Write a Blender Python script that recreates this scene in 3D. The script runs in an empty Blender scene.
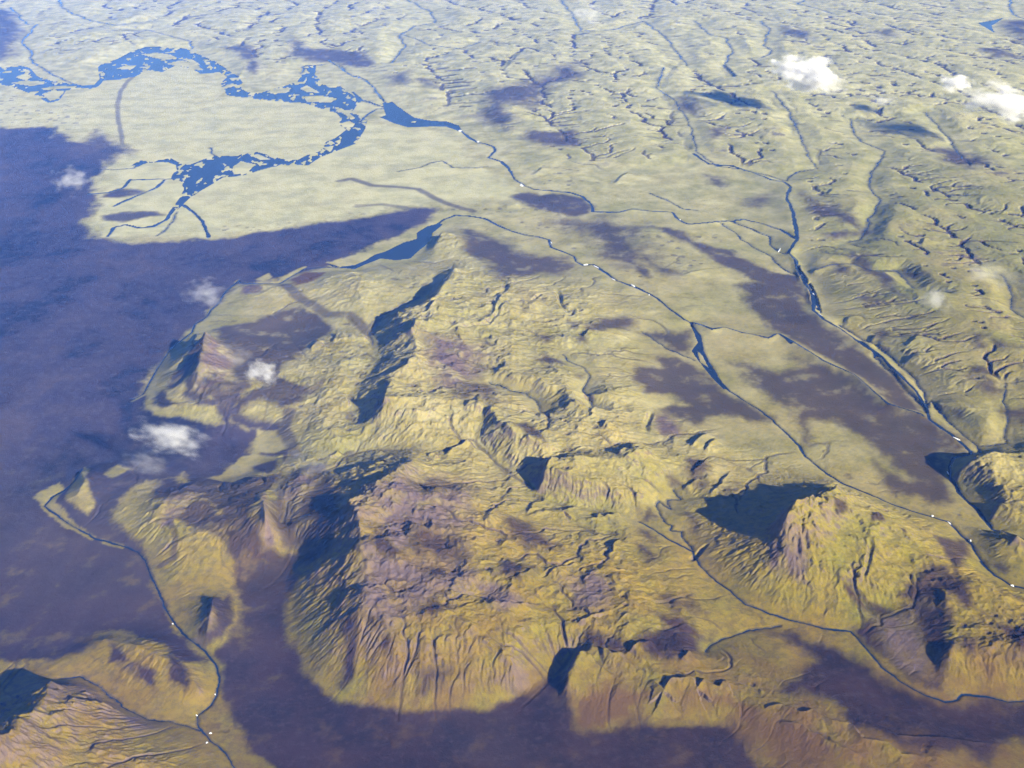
import bpy, math, time
import numpy as np
from mathutils import Vector
T0 = time.time()
PI = math.pi
scene = bpy.context.scene

# ------------------------------------------------------------------ camera, sky, sun, exposure
CAM_H = 7000.0                       # airliner above a highland, metres
PITCH = math.radians(26.0)
HFOV = math.radians(50.0)
cam_d = bpy.data.cameras.new('camera')
cam_d.sensor_width = 36.0
cam_d.lens = 18.0 / math.tan(HFOV / 2)
cam_d.clip_start = 10.0
cam_d.clip_end = 400000.0
cam = bpy.data.objects.new('camera', cam_d)
scene.collection.objects.link(cam)
cam.location = (0, 0, CAM_H)
cam.rotation_euler = (PI / 2 - PITCH, 0, 0)
scene.camera = cam

SUN_ELEV = math.radians(23.0)
SUN_AZ = math.radians(136.0)          # clockwise from +Y: behind the camera, to the right
world = bpy.data.worlds.new('World')
scene.world = world
world.use_nodes = True
wn = world.node_tree.nodes
sky = wn.new('ShaderNodeTexSky')
sky.sky_type = 'NISHITA'
sky.sun_disc = False
sky.sun_elevation = SUN_ELEV
sky.sun_rotation = SUN_AZ
sky.altitude = 7000.0        # the air below the camera is the haze box
wn['Background'].inputs['Strength'].default_value = 0.05
world.node_tree.links.new(sky.outputs[0], wn['Background'].inputs[0])

sun_d = bpy.data.lights.new('sun', 'SUN')
sun_d.energy = 5.0
sun_d.angle = math.radians(0.5)
sun_d.color = (1.0, 0.94, 0.84)
sun = bpy.data.objects.new('sun', sun_d)
scene.collection.objects.link(sun)
sdir = Vector((math.sin(SUN_AZ) * math.cos(SUN_ELEV), math.cos(SUN_AZ) * math.cos(SUN_ELEV), math.sin(SUN_ELEV)))
sun.rotation_euler = (-sdir).to_track_quat('-Z', 'Y').to_euler()
sun.location = (0, 0, 12000)

scene.view_settings.view_transform = 'Standard'
scene.view_settings.look = 'None'
scene.view_settings.exposure = 1.42
scene.view_settings.gamma = 1.0
scene.view_settings.use_curve_mapping = False
scene.cycles.max_bounces = 8
scene.cycles.volume_bounces = 2
scene.cycles.use_denoising = True
scene.cycles.denoising_prefilter = 'NONE'
scene.cycles.use_adaptive_sampling = False

HAZE_DENSITY = 0.57e-5
HAZE_COLOR = (0.075, 0.25, 1.0)

# ------------------------------------------------------------------ survey: sight lines -> map positions
FPX = 512.0 / math.tan(HFOV / 2)
CP, SP = math.cos(PITCH), math.sin(PITCH)

def at(px, py, z=0.0):
    """map position of the point at height z on the sight line through (px, py)"""
    a = (px - 512.0) / FPX
    b = (384.0 - py) / FPX
    dx, dy, dz = a, CP + b * SP, -SP + b * CP
    t = (z - CAM_H) / dz
    return dx * t, dy * t

# terrain grid: log-polar about a pole south of the camera, so cells are square everywhere and
# grow with distance
POLE = 3400.0
STEP = 0.8e-3
R0 = 9900.0
TH = math.radians(24.6)
NX = int(2 * TH / STEP)
NY = int(math.log(70500.0 / R0) / STEP)
th = -TH + STEP * np.arange(NX)
rr = R0 * np.exp(STEP * np.arange(NY))
X = (rr[:, None] * np.sin(th)[None, :]).astype(np.float32)
Y = (rr[:, None] * np.cos(th)[None, :] - POLE).astype(np.float32)
CELL = (rr * STEP).astype(np.float32)          # metres per cell, per row
JJ, II = np.mgrid[0:NY, 0:NX].astype(np.float32)

def to_ij(x, y):
    r = math.hypot(x, y + POLE)
    return (math.atan2(x, y + POLE) + TH) / STEP, math.log(r / R0) / STEP

def pij(px, py, z=0.0):
    return to_ij(*at(px, py, z))

# ------------------------------------------------------------------ noise
_rng = np.random.RandomState(7)
_perm = np.tile(_rng.permutation(256), 2).astype(np.int32)
_ang = _rng.rand(256) * 2 * PI
_gx, _gy = np.cos(_ang).astype(np.float32), np.sin(_ang).astype(np.float32)

def perlin(x, y, seed=0):
    xi = np.floor(x); yi = np.floor(y)
    fx = (x - xi).astype(np.float32); fy = (y - yi).astype(np.float32)
    xi = (xi.astype(np.int32) + seed * 37) & 255; yi = (yi.astype(np.int32) + seed * 91) & 255
    u = fx * fx * fx * (fx * (fx * 6 - 15) + 10); v = fy * fy * fy * (fy * (fy * 6 - 15) + 10)
    p0 = _perm[xi]; p1 = _perm[xi + 1]
    h00 = _perm[p0 + yi]; h10 = _perm[p1 + yi]; h01 = _perm[p0 + yi + 1]; h11 = _perm[p1 + yi + 1]
    n00 = _gx[h00] * fx + _gy[h00] * fy
    n10 = _gx[h10] * (fx - 1) + _gy[h10] * fy
    n01 = _gx[h01] * fx + _gy[h01] * (fy - 1)
    n11 = _gx[h11] * (fx - 1) + _gy[h11] * (fy - 1)
    a = n00 + u * (n10 - n00); b = n01 + u * (n11 - n01)
    return (a + v * (b - a)) * 1.5

def fbm(x, y, wl, octs, seed=0, gain=0.5, ridged=False):
    out = np.zeros(x.shape, np.float32); amp = 1.0; tot = 0
    for o in range(octs):
        n = perlin(x / wl, y / wl, seed + o * 5)
        if ridged:
            n = 1 - 2 * np.abs(n)
        out += amp * n; tot += amp
        amp *= gain; wl *= 0.5
    return out / tot

def sstep(a, b, x):
    t = np.clip((x - a) / (b - a), 0, 1)
    return t * t * (3 - 2 * t)

# coastline-like wobble used on every mapped outline (cells)
WX = fbm(II, JJ, 46.0, 5, 11, 0.72) * 1.2
WY = fbm(II, JJ, 46.0, 5, 31, 0.72) * 1.2

# ------------------------------------------------------------------ outlines on the grid
def window(pts, pad):
    p = np.array(pts)
    i0 = max(0, int(p[:, 0].min() - pad)); i1 = min(NX, int(p[:, 0].max() + pad) + 2)
    j0 = max(0, int(p[:, 1].min() - pad)); j1 = min(NY, int(p[:, 1].max() + pad) + 2)
    return slice(j0, j1), slice(i0, i1)

def empty_win(w):
    return w[0].stop <= w[0].start or w[1].stop <= w[1].start

def line_dist(pts, w, wob=0.0):
    """distance, side (+ = left of travel), arc fraction to a polyline inside window w"""
    x = II[w] + wob * WX[w]; y = JJ[w] + wob * WY[w]
    best = np.full(x.shape, 1e9, np.float32); side = np.zeros_like(best); arc = np.zeros_like(best)
    seg = [math.hypot(pts[k + 1][0] - pts[k][0], pts[k + 1][1] - pts[k][1]) for k in range(len(pts) - 1)]
    L = max(sum(seg), 1e-6); acc = 0
    for k in range(len(pts) - 1):
        ax, ay = pts[k]; bx, by = pts[k + 1]
        ex, ey = bx - ax, by - ay
        l2 = max(ex * ex + ey * ey, 1e-9)
        t = np.clip(((x - ax) * ex + (y - ay) * ey) / l2, 0, 1)
        qx = x - ax - t * ex; qy = y - ay - t * ey
        d = np.sqrt(qx * qx + qy * qy)
        m = d < best
        best = np.where(m, d, best)
        side = np.where(m, np.sign(ex * qy - ey * qx), side)
        arc = np.where(m, (acc + t * seg[k]) / L, arc)
        acc += seg[k]
    return best, side, arc

def poly_sd(pts, w, wob=0.0):
    """signed distance (+ inside) to a closed outline"""
    x = II[w] + wob * WX[w]; y = JJ[w] + wob * WY[w]
    ins = np.zeros(x.shape, bool); best = np.full(x.shape, 1e9, np.float32)
    n = len(pts)
    for k in range(n):
        ax, ay = pts[k]; bx, by = pts[(k + 1) % n]
        if abs(by - ay) > 1e-9:
            c = ((ay > y) != (by > y)) & (x < (bx - ax) * (y - ay) / (by - ay) + ax)
            ins ^= c
        ex, ey = bx - ax, by - ay
        t = np.clip(((x - ax) * ex + (y - ay) * ey) / max(ex * ex + ey * ey, 1e-9), 0, 1)
        d = (x - ax - t * ex) ** 2 + (y - ay - t * ey) ** 2
        best = np.minimum(best, d)
    best = np.sqrt(best)
    return np.where(ins, best, -best)

def Z(x0, y0, s, *pts):
    """points read off an enlarged sheet whose corner is (x0, y0), s sheet units per unit"""
    return [(x0 + p[0] / s, y0 + p[1] / s) + tuple(p[2:]) for p in pts]
S5 = 5.12
S2 = 2.8444
# ------------------------------------------------------------------ survey data: heights
# crest and valley lines: (x, y, height)
LINES = [
    # peak with the big shadow, right foreground
    [(838, 491, 414), (818, 503, 468), (802, 506, 513), (792, 510, 531), (787, 522, 500), (785, 543, 342), (780, 576, 162), (770, 610, 45)],
    [(802, 506, 513), (830, 506, 450), (860, 510, 378), (885, 519, 315), (910, 537, 234), (932, 552, 153)],
    [(830, 506, 450), (836, 540, 333), (842, 575, 216), (852, 606, 72)],
    [(860, 510, 378), (872, 550, 270), (885, 585, 153), (880, 615, 45)],
    [(742, 487, 70), (790, 484, 80), (836, 482, 100)],
    [(768, 533, 240), (776, 514, 235), (800, 499, 240), (832, 488, 290)],
    # bottom-left mountain
    [(51, 684, 330), (49, 700, 420), (44, 709, 480), (21, 737, 570), (0, 748, 620), (-25, 760, 660)],
    [(51, 684, 330), (66, 690, 240), (90, 704, 190), (116, 712, 110)],
    [(21, 737, 570), (60, 745, 380), (100, 752, 260), (140, 764, 200)],
    [(30, 668, 10), (8, 690, 50), (-20, 712, 110), (-60, 740, 180)],
    # purple massif
    [(397, 475, 448), (383, 486, 512), (366, 503, 480), (350, 503, 528), (354, 512, 516), (359, 524, 496), (361, 537, 480), (362, 552, 464), (368, 569, 432), (367, 584, 408), (364, 598, 384), (358, 616, 344), (361, 629, 296), (366, 647, 208), (365, 668, 104)],
    [(397, 475, 448), (408, 469, 400), (418, 461, 320)],
    [(340, 462, 56), (358, 455, 72), (372, 451, 88), (388, 451, 112), (404, 453, 144)],
    [(383, 486, 512), (400, 500, 448), (420, 500, 416), (440, 496, 384), (470, 500, 336), (500, 520, 280), (530, 540, 224), (560, 548, 160)],
    [(361, 555, 468), (385, 556, 448), (410, 566, 416), (430, 571, 400), (455, 585, 376), (475, 580, 352), (500, 574, 312), (540, 575, 256), (580, 580, 192)],
    [(455, 585, 376), (441, 610, 344), (430, 640, 280), (421, 670, 168), (415, 700, 32)],
    [(441, 610, 344), (480, 640, 272), (510, 662, 200), (518, 690, 64)],
    [(540, 575, 256), (558, 602, 232), (572, 630, 176), (562, 655, 88)],
    [(364, 598, 384), (384, 622, 336), (396, 652, 240), (390, 690, 56)],
    [(458, 484, 240), (440, 489, 264), (424, 491, 304)],
    [(470, 593, 280), (482, 605, 240), (500, 613, 228), (540, 609, 216), (562, 617, 192)],
    [(316, 690, 0), (340, 703, 0), (370, 707, 0), (400, 710, 0), (440, 712, 0), (470, 712, 0), (505, 705, 0), (530, 692, 0), (550, 680, 8), (566, 668, 16), (572, 655, 32)],
    [(300, 548, 32), (287, 580, 16), (286, 605, 8), (293, 640, 0), (305, 672, 0)],
    # west main ridge
    [(397, 313, 279), (405, 323, 328), (413, 333, 369), (417, 346, 394), (416, 360, 402), (405, 367, 377), (395, 379, 361), (389, 392, 353), (385, 403, 336), (378, 420, 246), (374, 434, 156)],
    [(370, 337, 60), (378, 351, 120), (373, 372, 150), (360, 385, 140), (352, 399, 120), (352, 411, 110), (360, 426, 100)],
    [(385, 403, 410), (412, 402, 380), (440, 400, 340), (460, 405, 330), (479, 411, 300)],
    [(412, 402, 380), (420, 425, 280), (425, 445, 180)],
    [(484, 410, 270), (483, 430, 190), (478, 448, 110), (500, 466, 90), (520, 479, 80), (536, 493, 60)],
    [(491, 411, 320), (500, 425, 330), (515, 435, 320), (540, 445, 290), (560, 452, 230), (574, 458, 190)],
    [(337, 335, 140), (346, 338, 150), (364, 337, 160), (367, 349, 140)], [(327, 345, 110), (337, 341, 130)],
    [(354, 361, 200), (341, 363, 190), (339, 386, 170), (350, 405, 160)],
    [(309, 405, 110), (325, 425, 170), (337, 438, 180), (350, 441, 150)],
    [(450, 268, 120), (440, 272, 100), (427, 297, 80), (408, 308, 60), (384, 320, 40), (372, 334, 30)],
    [(470, 275, 150), (456, 270, 230), (447, 285, 290), (436, 300, 330), (425, 308, 370), (413, 333, 450)],
    [(447, 285, 290), (480, 300, 240), (520, 305, 220), (560, 310, 190), (590, 300, 130)],
    [(430, 335, 330), (455, 345, 250), (480, 370, 230), (520, 380, 240), (560, 390, 240), (600, 395, 210), (625, 390, 140)],
    [(560, 390, 240), (590, 420, 250), (615, 435, 220)],
    [(352, 272, 130), (360, 282, 170), (362, 300, 140), (366, 322, 60)],
    [(300, 283, 70), (330, 280, 110), (352, 272, 130)],
    [(240, 287, 50), (262, 285, 90), (285, 291, 100), (305, 302, 70)],
    [(434, 250, 90), (442, 232, 180), (455, 236, 160), (470, 250, 90)],
    # gorge-side table hill
    [(540, 492, 140), (546, 478, 240), (553, 461, 300), (575, 462, 295), (600, 460, 290), (622, 462, 280), (646, 455, 260), (662, 470, 180)],
    [(553, 473, 285), (570, 478, 270), (590, 482, 260), (612, 490, 210), (640, 495, 160)],
    [(538, 498, 80), (560, 506, 70), (580, 509, 70), (600, 511, 60), (630, 516, 60), (652, 523, 50)],
    [(548, 461, 200), (575, 456, 190), (600, 452, 180), (622, 447, 160), (648, 446, 120)],
    [(620, 578, 200), (624, 610, 210), (629, 640, 150)],
    # front hills
    [(568, 700, 29), (572, 680, 79), (580, 660, 130), (592, 651, 144), (613, 652, 137), (640, 648, 130), (662, 655, 108), (690, 656, 86)],
    [(650, 692, 72), (670, 683, 97), (700, 681, 108), (722, 683, 97), (745, 690, 83), (765, 700, 86), (790, 708, 76), (820, 718, 83), (850, 735, 68), (885, 750, 65), (940, 760, 50)],
    [(575, 718, 0), (597, 730, 0), (630, 733, 0), (657, 727, 0), (673, 720, 0), (688, 725, 0), (722, 724, 0), (745, 745, 0), (768, 772, 0)],
    [(640, 672, 110), (700, 668, 80), (750, 676, 70), (790, 690, 60), (830, 706, 50), (880, 728, 40), (930, 740, 40)],
    [(938, 580, 150), (944, 598, 165), (952, 620, 165), (956, 640, 155), (948, 662, 100)],
    [(956, 640, 155), (985, 640, 190), (1024, 650, 200)], [(944, 598, 165), (975, 585, 190), (1010, 600, 170)],
    [(916, 600, 105), (924, 640, 80), (934, 665, 40), (934, 690, 25)],
    [(960, 478, 50), (969, 468, 150), (985, 462, 190), (1005, 456, 205), (1030, 455, 210)],
    [(985, 462, 190), (1000, 490, 180), (1030, 512, 160)], [(1000, 530, 120), (1010, 540, 140), (1030, 548, 130)],
    # left hills in and by the ash
    [(206, 334, 420), (204, 348, 399), (200, 367, 364), (198, 381, 280), (198, 390, 154)],
    [(200, 367, 364), (186, 378, 182), (174, 386, 84)], [(204, 348, 399), (190, 362, 196), (178, 372, 84)],
    [(206, 334, 420), (222, 350, 266), (236, 372, 154)],
    [(236, 366, 126), (262, 360, 168), (285, 366, 112)],
    [(261, 490, 210), (265, 507, 322), (267, 525, 322), (271, 545, 84)],
    [(303, 470, 126), (300, 478, 238), (290, 500, 168), (283, 530, 70)],
    [(192, 487, 182), (172, 495, 182), (161, 510, 182), (163, 526, 154), (174, 538, 126), (185, 565, 84)],
    [(82, 470, 84), (86, 483, 105), (78, 496, 84), (88, 508, 70)],
    [(214, 598, 154), (212, 612, 182), (208, 630, 126)],
    [(105, 640, 84), (140, 650, 126), (175, 665, 126), (200, 690, 84)],
    # far table lands
    [(560, 65, 130), (590, 55, 169), (620, 60, 156), (650, 75, 117)], [(470, 60, 104), (490, 50, 130), (500, 75, 104)],
    [(640, 60, 143), (660, 85, 143), (675, 120, 117), (690, 150, 78)],
    [(720, 60, 130), (760, 100, 156), (800, 115, 169), (812, 140, 143), (820, 165, 78)],
    [(700, 90, 58), (690, 70, 58)],
    [(860, 130, 130), (900, 150, 143), (930, 130, 156), (980, 150, 143)],
    [(850, 200, 110), (900, 215, 130), (960, 210, 143), (1010, 220, 143)],
    [(830, 260, 84), (880, 280, 110), (930, 300, 130), (1000, 310, 143)],
    [(860, 340, 78), (910, 350, 110), (960, 380, 124), (1010, 390, 124)],
    [(930, 400, 72), (965, 410, 98), (990, 425, 91)],
    [(240, 75, 58), (262, 45, 78), (290, 40, 84), (330, 20, 84)], [(40, 20, 58), (60, 40, 72), (90, 60, 52)],
    [(150, 30, 65), (190, 45, 58)],
]
# river courses: (name, width in cells, height along it, points)
def _r(name, wid, hgt, pts):
    return dict(name=name, wid=wid, hgt=hgt, pts=pts)
RIVERS = [
    _r('delta', 3.2, (0, 0), [(352, 92), (362, 100), (374, 104), (388, 109)]),
    _r('delta', 2.2, (0, 0), [(360, 122), (368, 114), (378, 108), (390, 110)]),
    _r('outlet', 2.2, (0, 60), Z(340, 60, S5, (600, 345), (635, 375), (665, 400), (705, 422), (750, 430), (785, 445), (790, 465), (760, 500), (830, 520), (870, 560), (895, 610), (940, 640), (990, 660)) + Z(420, 190, S5, (770, 12), (830, 32), (870, 68), (885, 112), (940, 114), (1000, 115)) + Z(600, 150, S5, (90, 318), (170, 300), (260, 310), (370, 318), (400, 355), (450, 378), (540, 370), (640, 360), (740, 352), (830, 375), (920, 405), (1000, 455))),
    _r('inflow', 1.3, (60, 0), Z(340, 60, S5, (-60, 0), (0, 40), (70, 85), (130, 100), (180, 150), (230, 215), (265, 235))),
    _r('middle', 2.1, (0, 90), Z(420, 190, S5, (60, 200), (120, 150), (180, 128), (240, 130), (330, 145), (400, 180), (470, 210), (540, 230), (600, 238), (660, 255), (668, 290), (720, 310), (790, 340), (800, 365), (840, 385), (890, 380), (930, 410), (1000, 460)) + Z(600, 150, S5, (0, 610), (90, 670), (180, 700), (260, 740)) + Z(600, 300, S5, (320, 10), (370, 55), (430, 95), (500, 115), (575, 145), (640, 135), (720, 160), (800, 175), (865, 190), (915, 165), (980, 215)) + Z(664, 250, S2, (330, 235), (380, 265), (450, 310), (540, 350), (600, 400), (640, 435), (740, 465))),
    _r('shore', 1.3, (0, 0), Z(240, 190, S5, (640, 372), (590, 392), (520, 398), (440, 392), (330, 405), (270, 440), (200, 480), (100, 480), (0, 475)) + Z(120, 260, S5, (610, 105), (550, 150), (490, 230), (440, 290), (380, 330), (370, 370), (270, 440), (200, 540), (160, 610), (110, 690), (60, 715))),
    _r('edge', 1.5, (0, 0), Z(0, 460, S5, (410, 50), (380, 110), (330, 155), (270, 190), (230, 235), (270, 265), (350, 320), (430, 370), (490, 405), (560, 420), (640, 445), (700, 470), (740, 510), (770, 590), (800, 640), (830, 720)) + Z(100, 560, S5, (320, 230), (370, 300), (440, 395), (540, 465), (590, 530), (612, 600), (600, 690)) + Z(0, 498, S2, (600, 590), (562, 618), (565, 650), (600, 690), (640, 722), (680, 790))),
    _r('hillside', 1.1, (30, 0), Z(0, 498, S2, (170, 512), (235, 508), (285, 535), (310, 565), (350, 592), (430, 632), (490, 640), (540, 650), (570, 660))),
    _r('sandur', 2.6, (120, 0), Z(600, 150, S5, (480, 20), (560, 70), (680, 80), (780, 110), (880, 150), (940, 160), (975, 190), (955, 250), (990, 320), (1000, 400), (1010, 460), (970, 520), (1005, 560)) + Z(740, 180, S5, (290, 420), (300, 460), (350, 540), (375, 600), (380, 660), (430, 710), (520, 760)) + Z(664, 250, S2, (560, 265), (620, 300), (660, 345), (710, 390), (745, 440), (755, 480), (820, 525), (870, 570), (872, 582), (825, 590), (812, 615), (815, 650), (840, 690), (890, 735)) + Z(824, 420, S5, (860, 560), (920, 590), (985, 612), (1040, 640))),
    _r('braid', 1.1, (10, 0), Z(664, 250, S2, (500, 215), (560, 255), (640, 300), (690, 350), (735, 400), (752, 450))),
    _r('braid', 1.0, (10, 0), Z(664, 250, S2, (600, 300), (650, 355), (690, 400), (735, 445), (750, 470))),
    _r('braid', 1.2, (10, 0), Z(600, 150, S5, (640, 360), (700, 375), (780, 410), (860, 440), (890, 495), (915, 520), (970, 540))),
    _r('braid', 1.1, (10, 0), Z(600, 150, S5, (620, 378), (720, 450), (860, 540), (940, 610), (1024, 650))),
    _r('braid', 1.0, (20, 10), Z(600, 150, S5, (260, 222), (340, 260), (420, 300), (500, 310))),
    _r('lens', 1.8, (0, 30), Z(600, 300, S5, (460, 118), (510, 180), (520, 250), (570, 340), (610, 420), (660, 460), (740, 515), (830, 570), (890, 620), (960, 690), (1024, 750)) + Z(664, 250, S2, (400, 585), (460, 635), (510, 665), (600, 700), (650, 722)) + Z(824, 420, S5, (450, 465), (540, 490), (640, 520), (700, 590), (760, 640), (800, 710), (840, 768)) + Z(664, 498, S2, (900, 180), (940, 220), (990, 250), (1060, 262))),
    _r('lens_arm', 0.9, (0, 0), Z(664, 250, S2, (-60, 235), (0, 275), (40, 292), (90, 315))),
    _r('side', 1.0, (0, 0), Z(664, 250, S2, (755, 430), (800, 480), (850, 530), (890, 560), (900, 580))),
    _r('front', 1.5, (60, 0), Z(640, 420, S5, (0, 520), (70, 560), (130, 600), (200, 640), (270, 670), (300, 740)) + Z(664, 498, S2, (130, 220), (170, 250), (230, 300), (300, 330), (370, 350), (450, 370), (530, 380), (570, 420), (620, 480), (670, 520), (740, 560), (800, 580), (835, 575), (850, 560), (920, 565), (980, 580), (1060, 575))),
    _r('front_arm', 1.1, (10, 10), Z(664, 498, S2, (118, 440), (135, 415), (160, 400), (220, 380), (290, 370), (330, 365))),
    _r('meander', 0.8, (70, 40), Z(640, 420, S5, (170, 360), (205, 405), (140, 410), (160, 455), (100, 420), (85, 440), (110, 500), (150, 540), (145, 560), (210, 570), (230, 620), (270, 665))),
    _r('upland', 0.9, (200, 60), Z(664, 0, S2, (0, 190), (-20, 250), (35, 290), (70, 350), (90, 430), (150, 470), (220, 480), (300, 500), (345, 515))),
    _r('upland', 0.9, (200, 80), Z(664, 0, S2, (310, 260), (350, 310), (375, 360), (405, 430), (430, 480), (380, 490), (350, 515))),
    _r('upland', 0.8, (150, 60), Z(664, 0, S2, (530, 340), (540, 385), (570, 405), (630, 430), (590, 490), (585, 530), (615, 570), (590, 620), (560, 680), (520, 690))),
    _r('upland', 0.8, (150, 100), Z(664, 0, S2, (740, 320), (790, 370), (830, 425), (850, 450))),
    _r('upland', 0.8, (120, 60), Z(664, 250, S2, (430, 55), (480, 40), (540, 40), (590, 60), (660, 60), (720, 120), (760, 135))),
    _r('upland', 0.8, (150, 100), Z(664, 250, S2, (965, 70), (985, 120), (990, 170), (1030, 200))),
    _r('upland', 0.8, (150, 10), Z(664, 250, S2, (980, 380), (965, 430), (980, 490), (970, 550), (900, 560))),
    _r('top', 1.2, (120, 120), Z(664, 0, S2, (975, -40), (985, 30), (1010, 50), (1060, 62))),
    _r('top', 0.9, (90, 50), Z(664, 0, S2, (400, 0), (380, 12), (440, 25), (480, 40))),
    _r('top', 0.8, (120, 60), Z(664, 0, S2, (270, 60), (297, 78), (285, 130), (310, 145), (275, 165))),
    _r('top', 0.8, (120, 60), Z(664, 0, S2, (90, 60), (130, 100), (180, 110), (195, 150), (170, 190), (200, 222))),
    _r('top', 0.9, (90, 20), Z(340, 0, S2, (190, 0), (260, 35), (270, 65), (210, 75), (165, 100), (185, 135), (145, 180))),
    _r('top', 0.8, (90, 60), Z(340, 0, S2, (630, 0), (665, 50), (690, 90), (780, 85), (860, 60), (920, 100), (960, 150), (990, 190))),
    _r('top', 0.8, (80, 40), Z(340, 0, S2, (180, 100), (260, 130), (340, 138), (400, 120))),
    _r('top', 1.1, (80, 40), Z(0, 0, S2, (155, -10), (190, 30), (260, 60), (330, 72), (390, 65))),
    _r('top', 1.2, (60, 0), Z(0, 0, S2, (30, 20), (75, 70), (100, 70), (65, 115), (90, 150), (95, 180), (150, 212), (205, 238), (250, 245))),
    _r('top', 1.0, (30, 0), Z(0, 0, S2, (415, 85), (470, 100), (540, 118), (545, 140))),
    _r('top', 1.0, (60, 0), Z(180, 30, S5, (1024, 345), (990, 290), (930, 245), (870, 230), (810, 180), (700, 180), (640, 185), (620, 225))),
    _r('delta', 2.7, (0, 0), Z(80, 120, S5, (460, 300), (380, 302), (260, 305), (210, 350), (140, 370), (40, 376))),
    _r('delta', 2.5, (0, 0), Z(80, 120, S5, (430, 305), (390, 345), (300, 385), (200, 425), (170, 440))),
    _r('delta', 2.8, (0, 0), Z(80, 120, S5, (480, 455), (440, 510), (370, 545), (290, 550), (230, 535), (170, 550), (140, 595))),
    _r('delta', 2.8, (0, 0), Z(80, 120, S5, (530, 435), (580, 470), (630, 520), (655, 600))),
    _r('delta', 0.8, (0, 0), Z(80, 120, S5, (500, 470), (470, 520), (430, 570), (390, 595))),
    _r('delta', 1.2, (0, 0), Z(80, 120, S5, (665, 140), (680, 170), (700, 190))),
    _r('delta', 1.0, (0, 0), Z(80, 120, S5, (330, 212), (270, 245), (180, 255), (100, 250))),
    _r('creek', 0.8, (20, 10), Z(340, 60, S5, (290, 570), (400, 550), (460, 525), (525, 515), (575, 550), (700, 550), (760, 545))),
    _r('creek', 0.8, (160, 120), Z(440, 300, S5, (260, 425), (350, 465), (440, 480), (500, 520), (520, 580), (545, 585))),
    _r('creek', 0.8, (160, 120), Z(440, 300, S5, (630, 280), (650, 310), (740, 350), (770, 390), (730, 470), (790, 560))),
]
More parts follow.
